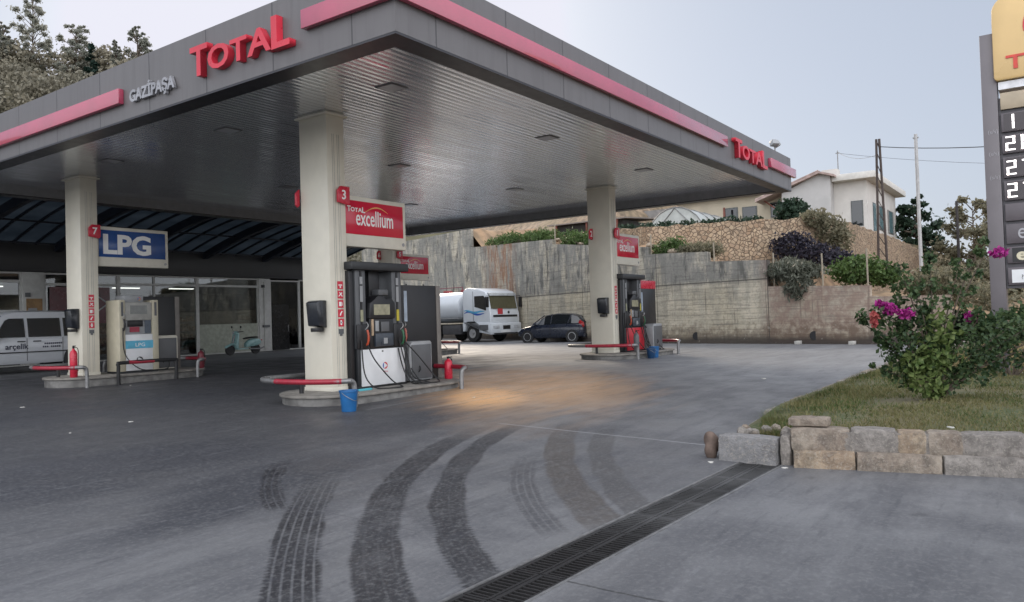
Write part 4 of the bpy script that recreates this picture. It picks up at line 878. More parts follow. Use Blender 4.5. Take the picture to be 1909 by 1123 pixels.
def leaves(name, blobs, size, mat, parent=None, long=1.6, droop=0., fuzz=0):
    """blobs: (centre, (rx,ry,rz), count). Leaf-sized kites scattered in shells"""
    V = []; 
    for c, r, n in blobs:
        d = rng.normal(size=(n, 3)); d /= np.linalg.norm(d, axis=1)[:, None]; rad = np.minimum(np.abs(rng.normal(size=(n, 1)))*fuzz, 1.9) if fuzz else rng.uniform(.25, 1.0, (n, 1))**.55
        V.append(np.array(c)+d*rad*np.array(r)*(1+.25*np.sin(d[:, :1]*7+c[0])*np.cos(d[:, 1:2]*6)))
    V = np.concatenate(V); n = len(V)
    a = rng.normal(size=(n, 3)); a[:, 2] -= droop; a /= np.linalg.norm(a, axis=1)[:, None]; b = np.cross(a, rng.normal(size=(n, 3))); b /= np.linalg.norm(b, axis=1)[:, None]
    s = size*rng.uniform(.6, 1.3, (n, 1)); q = np.stack([V-a*s*long/2, V+b*s/2, V+a*s*long/2, V-b*s/2], 1).reshape(-1, 3)
    return rawmesh(name, q, np.arange(n*4).reshape(-1, 4), mat, parent)
def tree(name, lab, cat, base, H, crown, size, lmat, bmat, group=None, trunk_r=.12, n=1600, squash=1., seed=0, blobs=None, cz=.35, long=1.6):
    rs = random.Random(seed); t_ = thing(name, lab, cat, base, group=group)
    lean = (rs.uniform(-.1, .1)*H*.3, rs.uniform(-.1, .1)*H*.3)
    tb = MB(); tb.tube([(0, 0, -.3), (lean[0]*.4, lean[1]*.4, H*.4), (lean[0], lean[1], H*.9)], [trunk_r, trunk_r*.8, trunk_r*.75, trunk_r*.6, trunk_r*.5, trunk_r*.4, trunk_r*.3, trunk_r*.2, trunk_r*.1], 7, 4)
    bl = []
    nb = blobs or 12
    for i in range(nb):
        u = cz+(1-cz)*(i+.5)/nb; a = rs.uniform(0, 2*PI); rr = crown*squash_profile(u, cz, squash)*rs.uniform(.35, .95)
        c = (lean[0]*u+rr*math.cos(a), lean[1]*u+rr*math.sin(a), H*u+rs.uniform(-.04, .04)*H); k = rs.uniform(.28, .5)*(12/nb)**.4*crown*max(.35, squash_profile(u, cz, squash))
        bl.append((c, (k, k, k*.7), max(20, int(n/nb))))
        tb.tube([(lean[0]*u*.8, lean[1]*u*.8, H*max(u-.12, .1)), c], [trunk_r*.35, trunk_r*.12], 5, 0)
    tb.build('trunk', bmat, t_); leaves('crown', bl, size, lmat, t_, long=long, fuzz=.62)
    return t_
def squash_profile(u, cz, kind):
    k = (u-cz)/(1-cz)
    if kind == 'cone': return max(.06, 1-k)
    return max(.25, math.sin(PI*min(max(k*.9+.08, 0), 1))**.6)
bark = M('bark', (.11, .085, .065), .9, var=.3, scale=6)
pine_m = leaf_mat('pine_needles', (.21, .235, .20), (.30, .31, .265), (.42, .40, .34), .6, .35)  # needles paled: distance haze is put into the leaf colour
cyp_m = leaf_mat('cypress_green', (.012, .028, .022), (.02, .04, .03)); olive_m = leaf_mat('olive_green', (.10, .11, .07), (.19, .18, .12), (.32, .28, .19), .5)
dark_m = leaf_mat('evergreen_dark', (.012, .028, .018), (.028, .05, .03)); green_m = leaf_mat('shrub_green', (.03, .06, .02), (.075, .12, .035)); grey_m = leaf_mat('shrub_grey', (.06, .07, .05), (.11, .115, .09)); dry_m = leaf_mat('dry_scrub', (.15, .12, .08), (.26, .21, .14)); pur_m = leaf_mat('purple_bougainvillea', (.018, .020, .026), (.030, .030, .042), (.06, .05, .075))
# hill at left with pines
def hh(x, y):
    # ridge falls away to the right and towards the station
    u = (x-30)/30; base = 29.5-7*max(u-.6, 0)**1.5*3; d_ = (y-(112-.75*x)) ; s = 1/(1+math.exp(-(d_+14)/5.5)); return base*s+1.2*math.sin(x*.3)*math.cos(y*.23)*s
v = []; f = []; gx = np.arange(-70, 121, 4.); gy = np.arange(46, 190, 4.)
for a in gx:
    for b in gy: v.append((a, b, hh(a, b)-.5))
for i in range(len(gx)-1):
    for j in range(len(gy)-1): n0 = i*len(gy)+j; f.append((n0, n0+len(gy), n0+len(gy)+1, n0+1))
tag(rawmesh('hillside', v, f, M('hill_scrub', (.13, .12, .07), .95, var=.5, scale=.25, bmp=.8, world=True)), kind='structure')
for i, (x, y, H, cr, lab) in enumerate(((38.9, 90.7, 9.2, 3.0, 'tallest pine on the hill crest at the left'), (34.9, 95, 6.5, 2.2, 'pine at the far left edge of the hill crest'), (41.6, 86.9, 6.4, 2.8, 'broad sunlit pine right of the tallest one'), (44.3, 83.5, 3.8, .8, 'small slim pine on the hill near the canopy edge'), (45.9, 82.0, 5.0, 2.0, 'rightmost thin pine just above the canopy edge'), (36.6, 92.2, 5.2, 1.6, 'low pine between the two leftmost pines'))):
    tree('pine_tree', lab, 'tree', (x, y, hh(x, y)-1), H+1, cr*.8, .15, pine_m, bark, 'pines on the hill', .14, 15000, 1, i, 70, .05)
tree('cypress_tree', 'dark pointed cypress between the pines on the hill', 'tree', (42.6, 85.2, hh(42.6, 85.2)-.6), 4.2, 1.15, .3, cyp_m, bark, None, .15, 2600, 'cone', 3, 14, .03)
bl = []
for i in range(70):
    x = random.uniform(28, 47); y = 112-.75*x+random.uniform(6, 16); bl.append(((x, y, hh(x, y)+random.uniform(.5, 2.2)), (1.8, 1.8, 1.5), 330))
for i in range(150):
    x = random.uniform(26, 52); y = 112-.75*x-14+random.uniform(-16, 16); bl.append(((x, y, hh(x, y)+.3), (2.2, 2.2, 1.5), 420))
tag(leaves('hill_scrub', bl, .26, leaf_mat('hill_olive', (.14, .14, .11), (.235, .215, .16), (.32, .28, .21), .3, .25)), 'dense olive and tan scrub covering the hillside at left', 'scrub', kind='stuff')
# trees at right
tree('evergreen_tree', 'dark rounded tree right behind the white house', 'tree', (62, 8.3, 3.4), 5.6, 1.9, .2, dark_m, bark, None, .25, 11000, 1, 11, 34, .15)
for i, (x, y, z, H, cr, m_, lab) in enumerate(((58, 4.6, 2.4, 5.8, 2.6, olive_m, 'olive coloured tree right of the slim white pole'), (64, 3.2, 2.6, 6.0, 3.0, olive_m, 'broad hazy olive tree left of the price sign'), (52, 1.2, 1.5, 4.6, 2.0, olive_m, 'pale sunlit tree just left of the price sign'), (50, -2.6, 1.2, 4.2, 2.4, dry_m, 'brown dry tree right of the price sign leg'), (46, 3.4, 1.2, 2.2, 1.9, olive_m, 'low olive bush behind the bougainvillea'))):
    tree('roadside_tree', lab, 'tree', (x, y, z), H, cr, .17, m_, bark, 'trees and bushes beyond the wall end', .13, 7500, 1, 20+i, 30, .08)
def bush(lab, blobs, size, m_, name='bush', group=None, base=None, droop=0., long=1.6):
    b = base or blobs[0][0]; t_ = thing(name, lab, 'bush', (b[0], b[1], b[2]-blobs[0][1][2]), group=group)
    off = t_.location
    lb = [((c[0]-off[0], c[1]-off[1], c[2]-off[2]), r, n) for c, r, n in blobs]
    leaves('foliage', lb, size, m_, t_, droop=droop, long=long)
    st_ = MB()
    for c, r, n in lb:
        for k in range(3): st_.tube([(0, 0, 0), (c[0]+random.uniform(-.5, .5)*r[0], c[1]+random.uniform(-.5, .5)*r[1], c[2])], [.02, .008], 5, 0)
    st_.build('stems', bark, t_)
    return t_
bush('dark green rounded shrub before the porch of the house', [((43.5, 12.0, 6.7), (.9, .9, .75), 1500), ((43.2, 11.2, 6.2), (.8, .7, .5), 700)], .16, dark_m)
bush('mixed green shrub spilling over the stone wall corner', [((40.2, 10.0, 5.8), (.9, .8, .5), 900), ((40.0, 9.1, 5.1), (.7, .8, .8), 900), ((39.8, 8.7, 4.6), (.6, .6, .7), 500)], .12, olive_m)
bush('dark purple bougainvillea spread below the stone wall corner', [((38.3, 10.6, 4.4), (.7, 1.1, .7), 1500), ((38.0, 9.4, 3.9), (.8, 1.1, .55), 1400), ((37.6, 8.4, 3.6), (.8, .9, .35), 900)], .11, pur_m)
bush('grey drooping bush hanging over the right part of the concrete wall', [((30.6, 8.5, 2.8), (.9, 1.1, .4), 1500), ((29.95, 8.1, 2.2), (.35, .6, .55), 700), ((31.6, 8.9, 3.0), (.9, .9, .4), 800)], .07, grey_m, droop=.8, long=4)
bush('bright green bush on the wall right of the drooping one', [((31.4, 6.3, 2.75), (1.0, 1.1, .55), 2200), ((31.8, 5.6, 2.5), (.8, .8, .4), 900)], .10, green_m)
bush('dull green bush where the wall ends at right', [((31, 3.6, 2.1), (1.1, 1.1, .6), 1700), ((33, 2.8, 1.5), (1.5, 1.5, .7), 1500)], .12, olive_m)
for i, (y0, y1, n, h, lab, m_) in enumerate(((22.8, 30.5, 14, .55, 'long dark green tufts along the wall top above the truck', green_m), (19.0, 21.8, 7, .60, 'green tufts on the wall top left of the right column', green_m), (13.6, 14.8, 5, .5, 'green tuft on the wall top above the red topped panel', green_m), (12.1, 13.2, 4, .35, 'yellowish low tufts beside the wall step', olive_m))):
    bl = []
    for k in range(n):
        y_ = y0+(y1-y0)*(k+.5)/n; x_ = wx(y_)+random.uniform(.5, 1.3); bl.append(((x_, y_, wtop(y_)+h*.45), (.55, .55, h*random.uniform(.6, 1.1)), 420))
    bush(lab, bl, .05, m_, 'wall_top_shrub', 'tufts growing on the concrete wall', base=(bl[0][0][0], bl[0][0][1], bl[0][0][2]), long=5)
bush('low hedge of dark plants along the terrace before the greenhouse', [((38.6+.3*i, 19.5-1.05*i, 6.0), (.6, .7, .35), 420) for i in range(7)], .12, dark_m)
def rock_group():
    for i in range(26):
        y_ = random.choice([random.uniform(12.3, 15.5), random.uniform(19, 23)]); x_ = wx(y_)+random.uniform(.4, 2.2); s = random.uniform(.10, .28)
        mb = MB(); bm = bmesh.new(); bmesh.ops.create_icosphere(bm, subdivisions=2, radius=s)
        for q in bm.verts: q.co *= 1+.25*math.sin(q.co.x*31+i)*math.cos(q.co.y*27+i*2); q.co.z *= .7
        mb.add([tuple(q.co) for q in bm.verts], [[a.index for a in fa.verts] for fa in bm.faces]); bm.free()
        o = mb.build('rock', M('rock_pale', (.36, .29, .22), .9, var=.3, scale=8)); o.location = (x_, y_, wtop(y_)+.02+s*.3); o.rotation_euler = (0, 0, i)
        tag(o, 'pale rough rock lying on the soil along the concrete wall top', 'rock', 'rocks along the wall top')
rock_group()
# ------------------------------------------------------------------ planter: kerb stones, lawn, bougainvillea
PX = 7.70
def lawn_z(x, y): return .10+.02*math.sin(x*1.3)+.02*math.sin(y*2.1+x)-.05*max(0, (y-2.6))
lawn_poly_y1 = lambda x: 3.05+.38*min(1, max(0, (x-8)/3)) if x < 17 else 3.43-.25*(x-17)
def lskew(a, b): return .235*np.maximum(0, 2.2-b)*np.clip(1-(a-7.95)/7, 0, 1)
v = []; f = []; gx = np.arange(7.95, 30.01, .35); K = 30
for a in gx:
    y1 = lawn_poly_y1(a) if a < 17 else max(3.43-.06*(a-17), 2.0)
    y1 -= .12
    if a < 10: y1 = min(y1, 2.75+.3*(a-7.95))
    for k in range(K+1): b = -6+(y1+6)*k/K; v.append((a+float(lskew(a, b)), b, (lawn_z(a, b) if a < 16.9 else .06)+gz(a, b)*.3))
for i in range(len(gx)-1):
    for k in range(K): n0 = i*(K+1)+k; f.append((n0, n0+K+1, n0+K+2, n0+1))
lm, lt_, lp_ = newmat('lawn_soil'); pos = coords(lt_, 'World'); n1 = noise(lt_, pos, .9, 5); n2 = noise(lt_, pos, 14, 5)
c = mix(lt_, ramp(lt_, n1, .35, .65), (.055, .075, .025), (.13, .115, .06)); c = mix(lt_, ramp(lt_, n2, .4, .7, 0, .6), c, (.16, .14, .09)); lt_.links.new(c, lp_.inputs['Base Color']); lp_.inputs['Roughness'].default_value = .95; bump(lt_, lp_, n2, .8, .03)
tag(rawmesh('lawn_bed', v, f, lm), kind='structure')
# skirt so the bed has depth
# grass blades
n = 85000
bx = 8.05+rng.random(n)**1.8*15; y1a = np.where(bx < 10, np.minimum(2.75+.3*(bx-7.95), 3.3), 3.32)-.16; by = -2.2+(y1a+2.2)*rng.random(n)
patch = np.sin(bx*1.1+by*2.3)+np.sin(bx*2.9-by*1.7)+.8*np.sin(by*5.1+bx*.7); keep = (patch+rng.normal(size=n)*.9) > -.6; near = (bx < 8.35) & (by < 2.0); keep &= ~(near & (rng.random(n) < .7)); bx, by = bx[keep], by[keep]; n = len(bx)
bz = np.array([(lawn_z(a, b) if a < 16.9 else .06)+gz(a, b)*.3 for a, b in zip(bx, by)]); hgt = rng.uniform(.02, .06, n)*(1+.5*(by > 2.2)); an = rng.random(n)*2*PI; wd_ = .006*(1+.10*(bx-8))
bx = bx+lskew(bx, by); dx, dy = np.cos(an)*wd_, np.sin(an)*wd_; lx, ly = rng.normal(size=n)*.03, rng.normal(size=n)*.03
q = np.stack([np.stack([bx-dx, by-dy, bz-.01], 1), np.stack([bx+dx, by+dy, bz-.01], 1), np.stack([bx+lx, by+ly, bz+hgt], 1)], 1).reshape(-1, 3)
tag(rawmesh('lawn_grass', q, np.arange(n*3).reshape(-1, 3), leaf_mat('grass', (.06, .10, .025), (.15, .15, .06), (.24, .20, .10), .3, 1.1)), 'patchy green and straw coloured grass on the raised bed', 'grass', kind='stuff')
n = 5200; sx_ = rng.uniform(0, 1, n); bx = 8.0+sx_*9; by = np.where(bx < 10, np.minimum(2.75+.3*(bx-7.95), 3.3), 3.32)-.16-np.abs(rng.normal(size=n))*.14; cl = np.sin(bx*6.3)+np.sin(bx*2.1+1)+rng.normal(size=n)*.5 > .1; bx, by = bx[cl], by[cl]; n = len(bx)
bz = np.array([lawn_z(a, b)+gz(a, b)*.3 for a, b in zip(bx, by)]); hgt = rng.uniform(.06, .17, n); lx, ly = rng.normal(size=n)*.045, rng.normal(size=n)*.045
q = np.stack([np.stack([bx-.006, by, bz-.01], 1), np.stack([bx+.006, by+.003, bz-.01], 1), np.stack([bx+lx, by+ly, bz+hgt], 1)], 1).reshape(-1, 3)
tag(rawmesh('edge_weeds', q, np.arange(n*3).reshape(-1, 3), leaf_mat('weed_green', (.07, .13, .03), (.13, .19, .05), (.22, .25, .09), .35, 2)), 'longer bright green weeds along the left edge of the lawn', 'weeds', kind='stuff')
def stone_block(name, mat, parent, x, y0, y1, z0, z1, d=.24, seed=0, loose=0):
    rs = random.Random(seed); mb = MB(); ny_, nz_, nx_ = 7, 4, 4
    bm = bmesh.new(); bmesh.ops.create_cube(bm, size=1); bmesh.ops.subdivide_edges(bm, edges=bm.edges, cuts=5, use_grid_fill=True)
    for q in bm.verts:
        c = q.co.copy(); cx_, cy_, cz_ = abs(c.x)*2, abs(c.y)*2, abs(c.z)*2
        e_ = sum(1 for t_ in (cx_, cy_, cz_) if t_ > .95); k = .007*(e_-1) if e_ > 1 else 0
        c.x *= d; c.y *= (y1-y0); c.z *= (z1-z0)
        j = Vector((rs.uniform(-1, 1), rs.uniform(-1, 1), rs.uniform(-1, 1)))*.0045
        q.co = c+j-Vector((math.copysign(k, c.x) if cx_ > .95 else 0, math.copysign(k, c.y) if cy_ > .95 else 0, math.copysign(k, c.z) if cz_ > .95 else 0))
    bm.verts.index_update(); mb.add([tuple(q.co) for q in bm.verts], [[a.index for a in fa.verts] for fa in bm.faces]); bm.free()
    o = mb.build(name, mat, parent, smooth=True); o.location = (x+d/2, (y0+y1)/2, (z0+z1)/2); o.rotation_euler = (rs.uniform(-.02, .02), 0, rs.uniform(-.03, .03)+loose)
    return o
ks = [M('kerbstone_%s' % n_, c_, .85, var=.4, scale=11, bmp=1., dirt=d_, world=True) for n_, c_, d_ in (('tan', (.33, .28, .225), (.17, .11, .08)), ('grey', (.29, .265, .24), (.13, .115, .105)), ('buff', (.40, .32, .23), (.22, .13, .08)))]
pw_ = thing('planter_wall', 'low wall of two courses of rough tan kerbstones holding the lawn', 'wall', (7.7-(7.7*math.cos(.227)-2.2*math.sin(.227)), 2.2-(7.7*math.sin(.227)+2.2*math.cos(.227)), 0), .227)
y_ = 2.22; i = 0
while y_ > -4:
    L = (.54, .40, .25, .29, .50, .46, .44)[i % 7]; gzv = gz(PX, y_)
    stone_block('kerbstone', ks[i % 3], pw_, PX+.06+(.0), y_-L+.006, y_, .022+gzv*.3, .235+gzv*.25+random.uniform(-.012, .012), .26, i); y_ -= L; i += 1
y_ = 2.20; i = 0
while y_ > -4:
    L = (.56, .72, .66, .50, .6)[i % 5]
    stone_block('kerbstone', ks[(i+2) % 3], pw_, PX-.02, y_-L+.006, y_, gz(PX, y_)-.08, .036+gz(PX, y_)*.25, .30, 50+i); y_ -= L; i += 1
MB().box(PX+.07, -4, -.3, PX+.26, 2.2, .17).build('mortar_bed', M('mortar', (.27, .245, .22), .95, var=.3, scale=15, bmp=.8), pw_)
o = stone_block('kerb_block', M('block_grey', (.27, .265, .265), .85, var=.22, scale=14, bmp=.5), None, PX, 2.36, 2.95, gz(PX, 2.6)-.05, .095, .24, 77); tag(o, 'plain grey concrete kerb block at the corner, at the end of the drain grate', 'block')
o = stone_block('stone_block', ks[0], None, PX+.20, 1.93, 2.30, .195, .285, .22, 78, .06); tag(o, 'loose tan stone lying on top of the first kerbstones', 'stone')
o = stone_block('mortar_lump', MATS['mortar'], None, PX+.05, 2.24, 2.345, -.2, .12, .3, 81); tag(o, 'crumbly mortar lump between the grey block and the tan kerbstones', 'stone')
bm = bmesh.new(); bmesh.ops.create_icosphere(bm, subdivisions=3, radius=.15)
for q in bm.verts: q.co.x *= .6; q.co.y *= .5; q.co += q.co.normalized()*.015*math.sin(q.co.x*40+q.co.z*30)
mb = MB(); mb.add([tuple(q.co) for q in bm.verts], [[a.index for a in fa.verts] for fa in bm.faces]); bm.free()
o = mb.build('round_stone', M('stone_brown', (.14, .10, .08), .85, var=.3, scale=12, bmp=.5), smooth=True); o.location = (PX+.12, 3.06, gz(8, 3)+.13); tag(o, 'rounded brown stone leaning against the grey kerb block', 'stone')
# low kerb on the left edge of the lawn, one thing with its stones
lk = thing('side_kerb', 'low pale kerb running back along the lawn beside the forecourt', 'kerb', (0, 0, 0))
x_ = 7.97; i = 0
while x_ < 29:
    L = .62 if x_ < 13 else 1.0; yy = 2.98+.33*min(1, max(0, (x_-8)/2.6)); yy = yy if x_ < 17 else yy-.06*(x_-17); zt = .07 if x_ > 9 else .02
    b = stone_block('kerbstone', ks[1] if i % 3 else ks[0], lk, 0, 0, .14, gz(x_, yy)-.1, gz(x_, yy)+.12+random.uniform(-.02, .015), L-.02, 200+i); b.location.x = x_+L/2; b.location.y = yy; b.rotation_euler.z = math.atan2(.33/2.6, 1) if x_ < 10.4 else 0
    x_ += L; i += 1
for m_ in ks+[MATS['block_grey'], MATS['mortar']]:
    t = m_.node_tree; p = t.nodes['Principled BSDF']; l_ = p.inputs['Base Color'].links[0].from_socket; w_ = coords(t, 'World')
    a_ = noise(t, w_, 5, 8, .75); b_ = noise(t, w_, 38, 6, .75)
    c = mix(t, ramp(t, a_, .52, .62, 0, .45), l_, (.10, .085, .075)); c = mix(t, ramp(t, b_, .52, .62, 0, .5), c, (.42, .38, .33)); c = mix(t, ramp(t, b_, .34, .42, .3, 0), c, (.09, .08, .07))
    t.links.new(c, p.inputs['Base Color']); bump(t, p, math_(t, 'ADD', b_, a_), .9, .03)
# crumbled stones in the corner of the bed
for i in range(12):
    bm = bmesh.new(); s = random.uniform(.03, .065); bmesh.ops.create_icosphere(bm, subdivisions=2, radius=s)
    for q in bm.verts: q.co *= 1+.25*math.sin(q.co.x*60+i)*math.cos(q.co.z*55+i)
    mb = MB(); mb.add([tuple(q.co) for q in bm.verts], [[a.index for a in fa.verts] for fa in bm.faces]); bm.free()
    o = mb.build('rubble_stone', ks[i % 2]); o.location = (PX+.28+random.uniform(0, .5), random.uniform(2.35, 2.85), .07+s*.3); tag(o, 'small rubble lump behind the grey corner block', 'stone', 'rubble in the corner of the bed')
# back kerb beside the sign leg
MB_ = MB()
tag(stone_block('back_kerb', M('kerb_pale', (.50, .48, .45), .8, var=.12, scale=8), None, 16.75, -5, 1.75, -.12, .06, .14, 300), 'pale painted kerb at the back of the lawn by the sign leg', 'kerb')
n = 26000; bx = rng.uniform(17.1, 29, n); by = rng.uniform(-6, 2.2, n); bz = np.array([.05+gz(a, b)*.3 for a, b in zip(bx, by)]); hgt = rng.uniform(.04, .16, n); an = rng.random(n)*2*PI; lx, ly = rng.normal(size=n)*.05, rng.normal(size=n)*.05
q = np.stack([np.stack([bx-np.cos(an)*.02, by-np.sin(an)*.02, bz], 1), np.stack([bx+np.cos(an)*.02, by+np.sin(an)*.02, bz], 1), np.stack([bx+lx, by+ly, bz+hgt], 1)], 1).reshape(-1, 3)
tag(rawmesh('dry_grass', q, np.arange(n*3).reshape(-1, 3), leaf_mat('straw', (.16, .13, .06), (.26, .21, .11), (.32, .26, .14), .3, 1.5)), 'dry straw coloured grass on the verge behind the pale kerb', 'grass', kind='stuff')
# bougainvillea
bg_ = thing('bougainvillea', 'bougainvillea shrub with magenta blooms growing on the lawn', 'shrub', (11.7, 1.45, .08))
bgl = leaf_mat('bougainvillea_leaf', (.022, .048, .022), (.048, .085, .034), (.085, .125, .05), .25, 2.2); lgl = leaf_mat('fresh_leaf', (.07, .12, .03), (.13, .18, .055), (.2, .25, .09), .35, 3)
st_ = MB(); bl = []; rs = random.Random(5)
stems = [((-.45, .52, 1.15), 1), ((-.30, .62, .82), .9), ((-.5, .75, 1.05), .8), ((-.35, .28, 1.66), .7), ((-.15, -.02, 1.72), .75), ((.1, -.3, 1.68), .7), ((-.25, .12, 1.4), .7), ((.15, -.48, 1.85), .55), ((.2, -.62, 1.95), .6), ((.3, -.85, .95), 1), ((.5, -1.15, 1.0), .9), ((.35, -1.3, .80), .8), ((-.05, -.55, 1.1), 1), ((-.3, .35, 1.0), 1), ((.0, .1, 1.15), 1), ((.1, -.2, .75), 1), ((-.2, .65, .45), .5), ((.15, -.45, .55), .9), ((.6, -1.5, .95), .7), ((-.15, .42, 1.35), .9)]
for (x, y, z), k in stems:
    mid = (x*.45, y*.4, z*.55); st_.tube([(rs.uniform(-.04, .04), rs.uniform(-.04, .04), -.02), mid, (x, y, z)], [.022, .02, .018, .014, .012, .01, .008, .006, .004], 6, 4)
    for u in (.45, .6, .75, .88, 1.0, 1.08):
        c = (x*u*.95, y*u*.95, z*u); r = (.145 if u < .9 else .10)*k*rs.uniform(.75, 1.25); c = tuple(q+rs.uniform(-.05, .05) for q in c); bl.append((c, (r, r, r*1.15), int(58*k)))
st_.build('stems', bark, bg_, smooth=True); leaves('foliage', bl, .044, bgl, bg_)
leaves('young_growth', [((-.15, .12, .28), (.22, .26, .22), 200), ((-.1, .0, .62), (.25, .3, .28), 330), ((-.12, -.1, 1.0), (.2, .22, .25), 130), ((-.2, .22, .5), (.2, .25, .2), 260), ((0, 0, .1), (.15, .15, .1), 120)], .06, lgl, bg_)
mag = leaf_mat('magenta_bract', (.22, .01, .13), (.36, .02, .22), (.5, .06, .32), .3, 8); cor = leaf_mat('coral_bract', (.32, .05, .06), (.45, .09, .09), (.5, .15, .13), .3, 8)
for c, r, n_, m_ in (((-.52, .42, 1.24), (.09, .11, .07), 110, mag), ((-.42, .25, 1.17), (.09, .11, .07), 100, mag), ((.05, -.45, 1.12), (.08, .10, .08), 110, mag), ((.22, -.78, 1.93), (.08, .12, .07), 120, mag), ((-.6, .60, 1.12), (.045, .055, .11), 90, cor), ((-.5, .52, 1.30), (.08, .1, .06), 70, mag)):
    leaves('blossom', [(c, r, n_)], .042, m_, bg_)
bush('dark glossy shrub round the foot of the sign post', [((16.1, .75, .95), (.5, .8, .3), 900), ((16.1, .2, 1.1), (.5, .6, .35), 700), ((16.2, 1.05, .6), (.25, .3, .35), 350)], .07, bgl, base=(16.1, .8, .3))
# ------------------------------------------------------------------ price totem
TX, TY = 17.0, 1.13
tot = thing('price_sign', 'tall grey price totem with yellow rounded top and white digit rows at right edge', 'price sign', (TX, TY, -.04))
tg_ = M('totem_grey', (.17, .155, .165), .45, var=.08, scale=2)
MB().box(0, -.25, 1.1, .45, 0, 6.42).build('pylon', tg_, tot, bevel=.01); MB().box(.04, -.235, 0, .40, -.002, 1.1).build('leg', M('leg_grey', (.13, .125, .14), .5), tot, bevel=.008); MB().box(.05, -2.5, 0, .4, -2.25, 1.66).build('leg', MATS['leg_grey'], tot)
MB().box(.06, -2.5, 1.66, .40, -.345, 5.2).build('panel_frame', M('frame_charcoal', (.08, .075, .085), .5), tot)
top = [(-2.45, 5.50), (-.34, 5.50), (-.30, 5.55), (-.30, 6.55)]+[(-.62+.32*math.cos(a), 6.75+.32*math.sin(a)) for a in np.linspace(.2, PI/2, 7)]+[(-2.2, 7.07)]+[(-2.2+.32*math.cos(a), 6.75+.32*math.sin(a)) for a in np.linspace(PI/2, PI, 6)]
yt = MB().prism(top, -.08, .34, 'x').build('top_sign', M('sign_yellow', (.72, .50, .22), .3, var=.06, scale=1.5), tot, bevel=.02)
MB().box(-.02, -2.45, 5.34, .40, -.36, 5.48).build('light_strip', M('strip_white', (.75, .75, .78), .35), tot)
total(yt, M('logo_red', (.62, .05, .03), .35), (-.08, -.50, 5.68), (0, -1, 0), .20, 1.55, .012)
emblem(yt, -1.30, 6.42, .62, -.082, (eor, eblue, ered), 'x') if False else None
for i, m_ in enumerate((eor, eblue, ered)):
    mbb = MB(); n_ = 12
    for j in range(n_):
        a0 = 2*PI*i/3+1.9+j/n_*2.0; a1 = 2*PI*i/3+1.9+(j+1)/n_*2.0; r = .50; w0 = r*(.12+.3*math.sin(PI*j/n_)); w1 = r*(.12+.3*math.sin(PI*(j+1)/n_)); q = lambda a, rr: (-1.28+rr*math.cos(a), 6.42+rr*.95*math.sin(a))
        mbb.prism([q(a0, r), q(a1, r), q(a1, r-w1), q(a0, r-w0)], -.092, -.081, 'x')
    mbb.build('emblem', m_, yt)
def trow(z0, z1, mat, nm='price_panel'): return MB().box(-.0, -2.46, z0+.02, .055, -.38, z1-.02).build(nm, mat, tot, bevel=.006)
bei = M('panel_beige', (.46, .38, .27), .4, var=.08); r0 = trow(4.95, 5.30, bei)
text('letters', 'TOTAL', .2, .004, M('logo_brown', (.3, .12, .08), .4), r0, (-.003, -.78, 5.05), (0, -1, 0), (0, 0, 1))
pg_ = M('panel_taupe', (.115, .10, .11), .4, var=.1); dg = EM('led_digits', (1, .95, .93), .75); bk = M('led_black', (.05, .04, .045), .3)
segd = {'1': 'bc', '2': 'abged', '0': 'abcdef', '7': 'abc', '8': 'abcdefg'}
def digit(parent, ch, y, z, h=.27):
    w_ = h*.55; t = h*.13; mb = MB()
    S_ = {'a': (0, h-t, w_, h), 'g': (0, h/2-t/2, w_, h/2+t/2), 'd': (0, 0, w_, t), 'b': (w_-t, h/2, w_, h), 'c': (w_-t, 0, w_, h/2), 'f': (0, h/2, t, h), 'e': (0, 0, t, h/2)}
    for c in segd[ch]:
        a = S_[c]; mb.box(-.012, y-a[2], z+a[1]+.006, -.006, y-a[0], z+a[3]-.006)
    mb.build('digit', dg, parent)
for (z0, z1), num in (((4.53, 4.92), '1'), ((4.13, 4.51), '20'), ((3.68, 4.10), '27'), ((3.26, 3.66), '27')):
    r_ = trow(z0, z1, pg_); bx_ = MB().box(-.006, -1.3, z0+.04, -.001, -.42, z1-.04).build('display', bk, r_)
    for i, ch in enumerate(num): digit(bx_, ch, -.435-i*.24, z0+.065)
for z0, z1 in ((2.88, 3.24),): trow(z0, z1, pg_)
r_ = trow(2.46, 2.86, pg_); text('letters', 'excellium', .40, .005, M('letter_silver', (.62, .62, .64), .35), r_, (-.004, -.55, 2.57), (0, -1, 0), (0, 0, 1), sx=.8)
r_ = trow(2.10, 2.44, pg_); bb = MB().box(-.008, -1.5, 2.14, -.001, -.46, 2.40).build('plate', black, r_); text('letters', 'el', .30, .004, M('letter_cream', (.6, .55, .4), .4), bb, (-.011, -.52, 2.18), (0, -1, 0), (0, 0, 1), bold=.01, sx=1.2)
r_ = trow(1.70, 2.06, pg_); bb = MB().box(-.008, -1.9, 1.76, -.001, -.44, 2.0).build('plate', white, r_); text('letters', '?', .12, .003, black, bb, (-.011, -.58, 1.82), (0, -1, 0), (0, 0, 1)); MB().box(-.011, -1.2, 1.86, -.009, -.72, 1.88).build('rule', midg, bb)
for z_ in (4.55, 4.14, 3.70): text('letters', '(s/s)', .10, .003, M('letter_dim', (.35, .34, .36), .5), tot, (-.003, -.07, z_), (0, -1, 0), (0, 0, 1))
for o_ in tot.children:
    if not o_.name.startswith(('pylon', 'leg', 'letters')): o_.location.y += .09
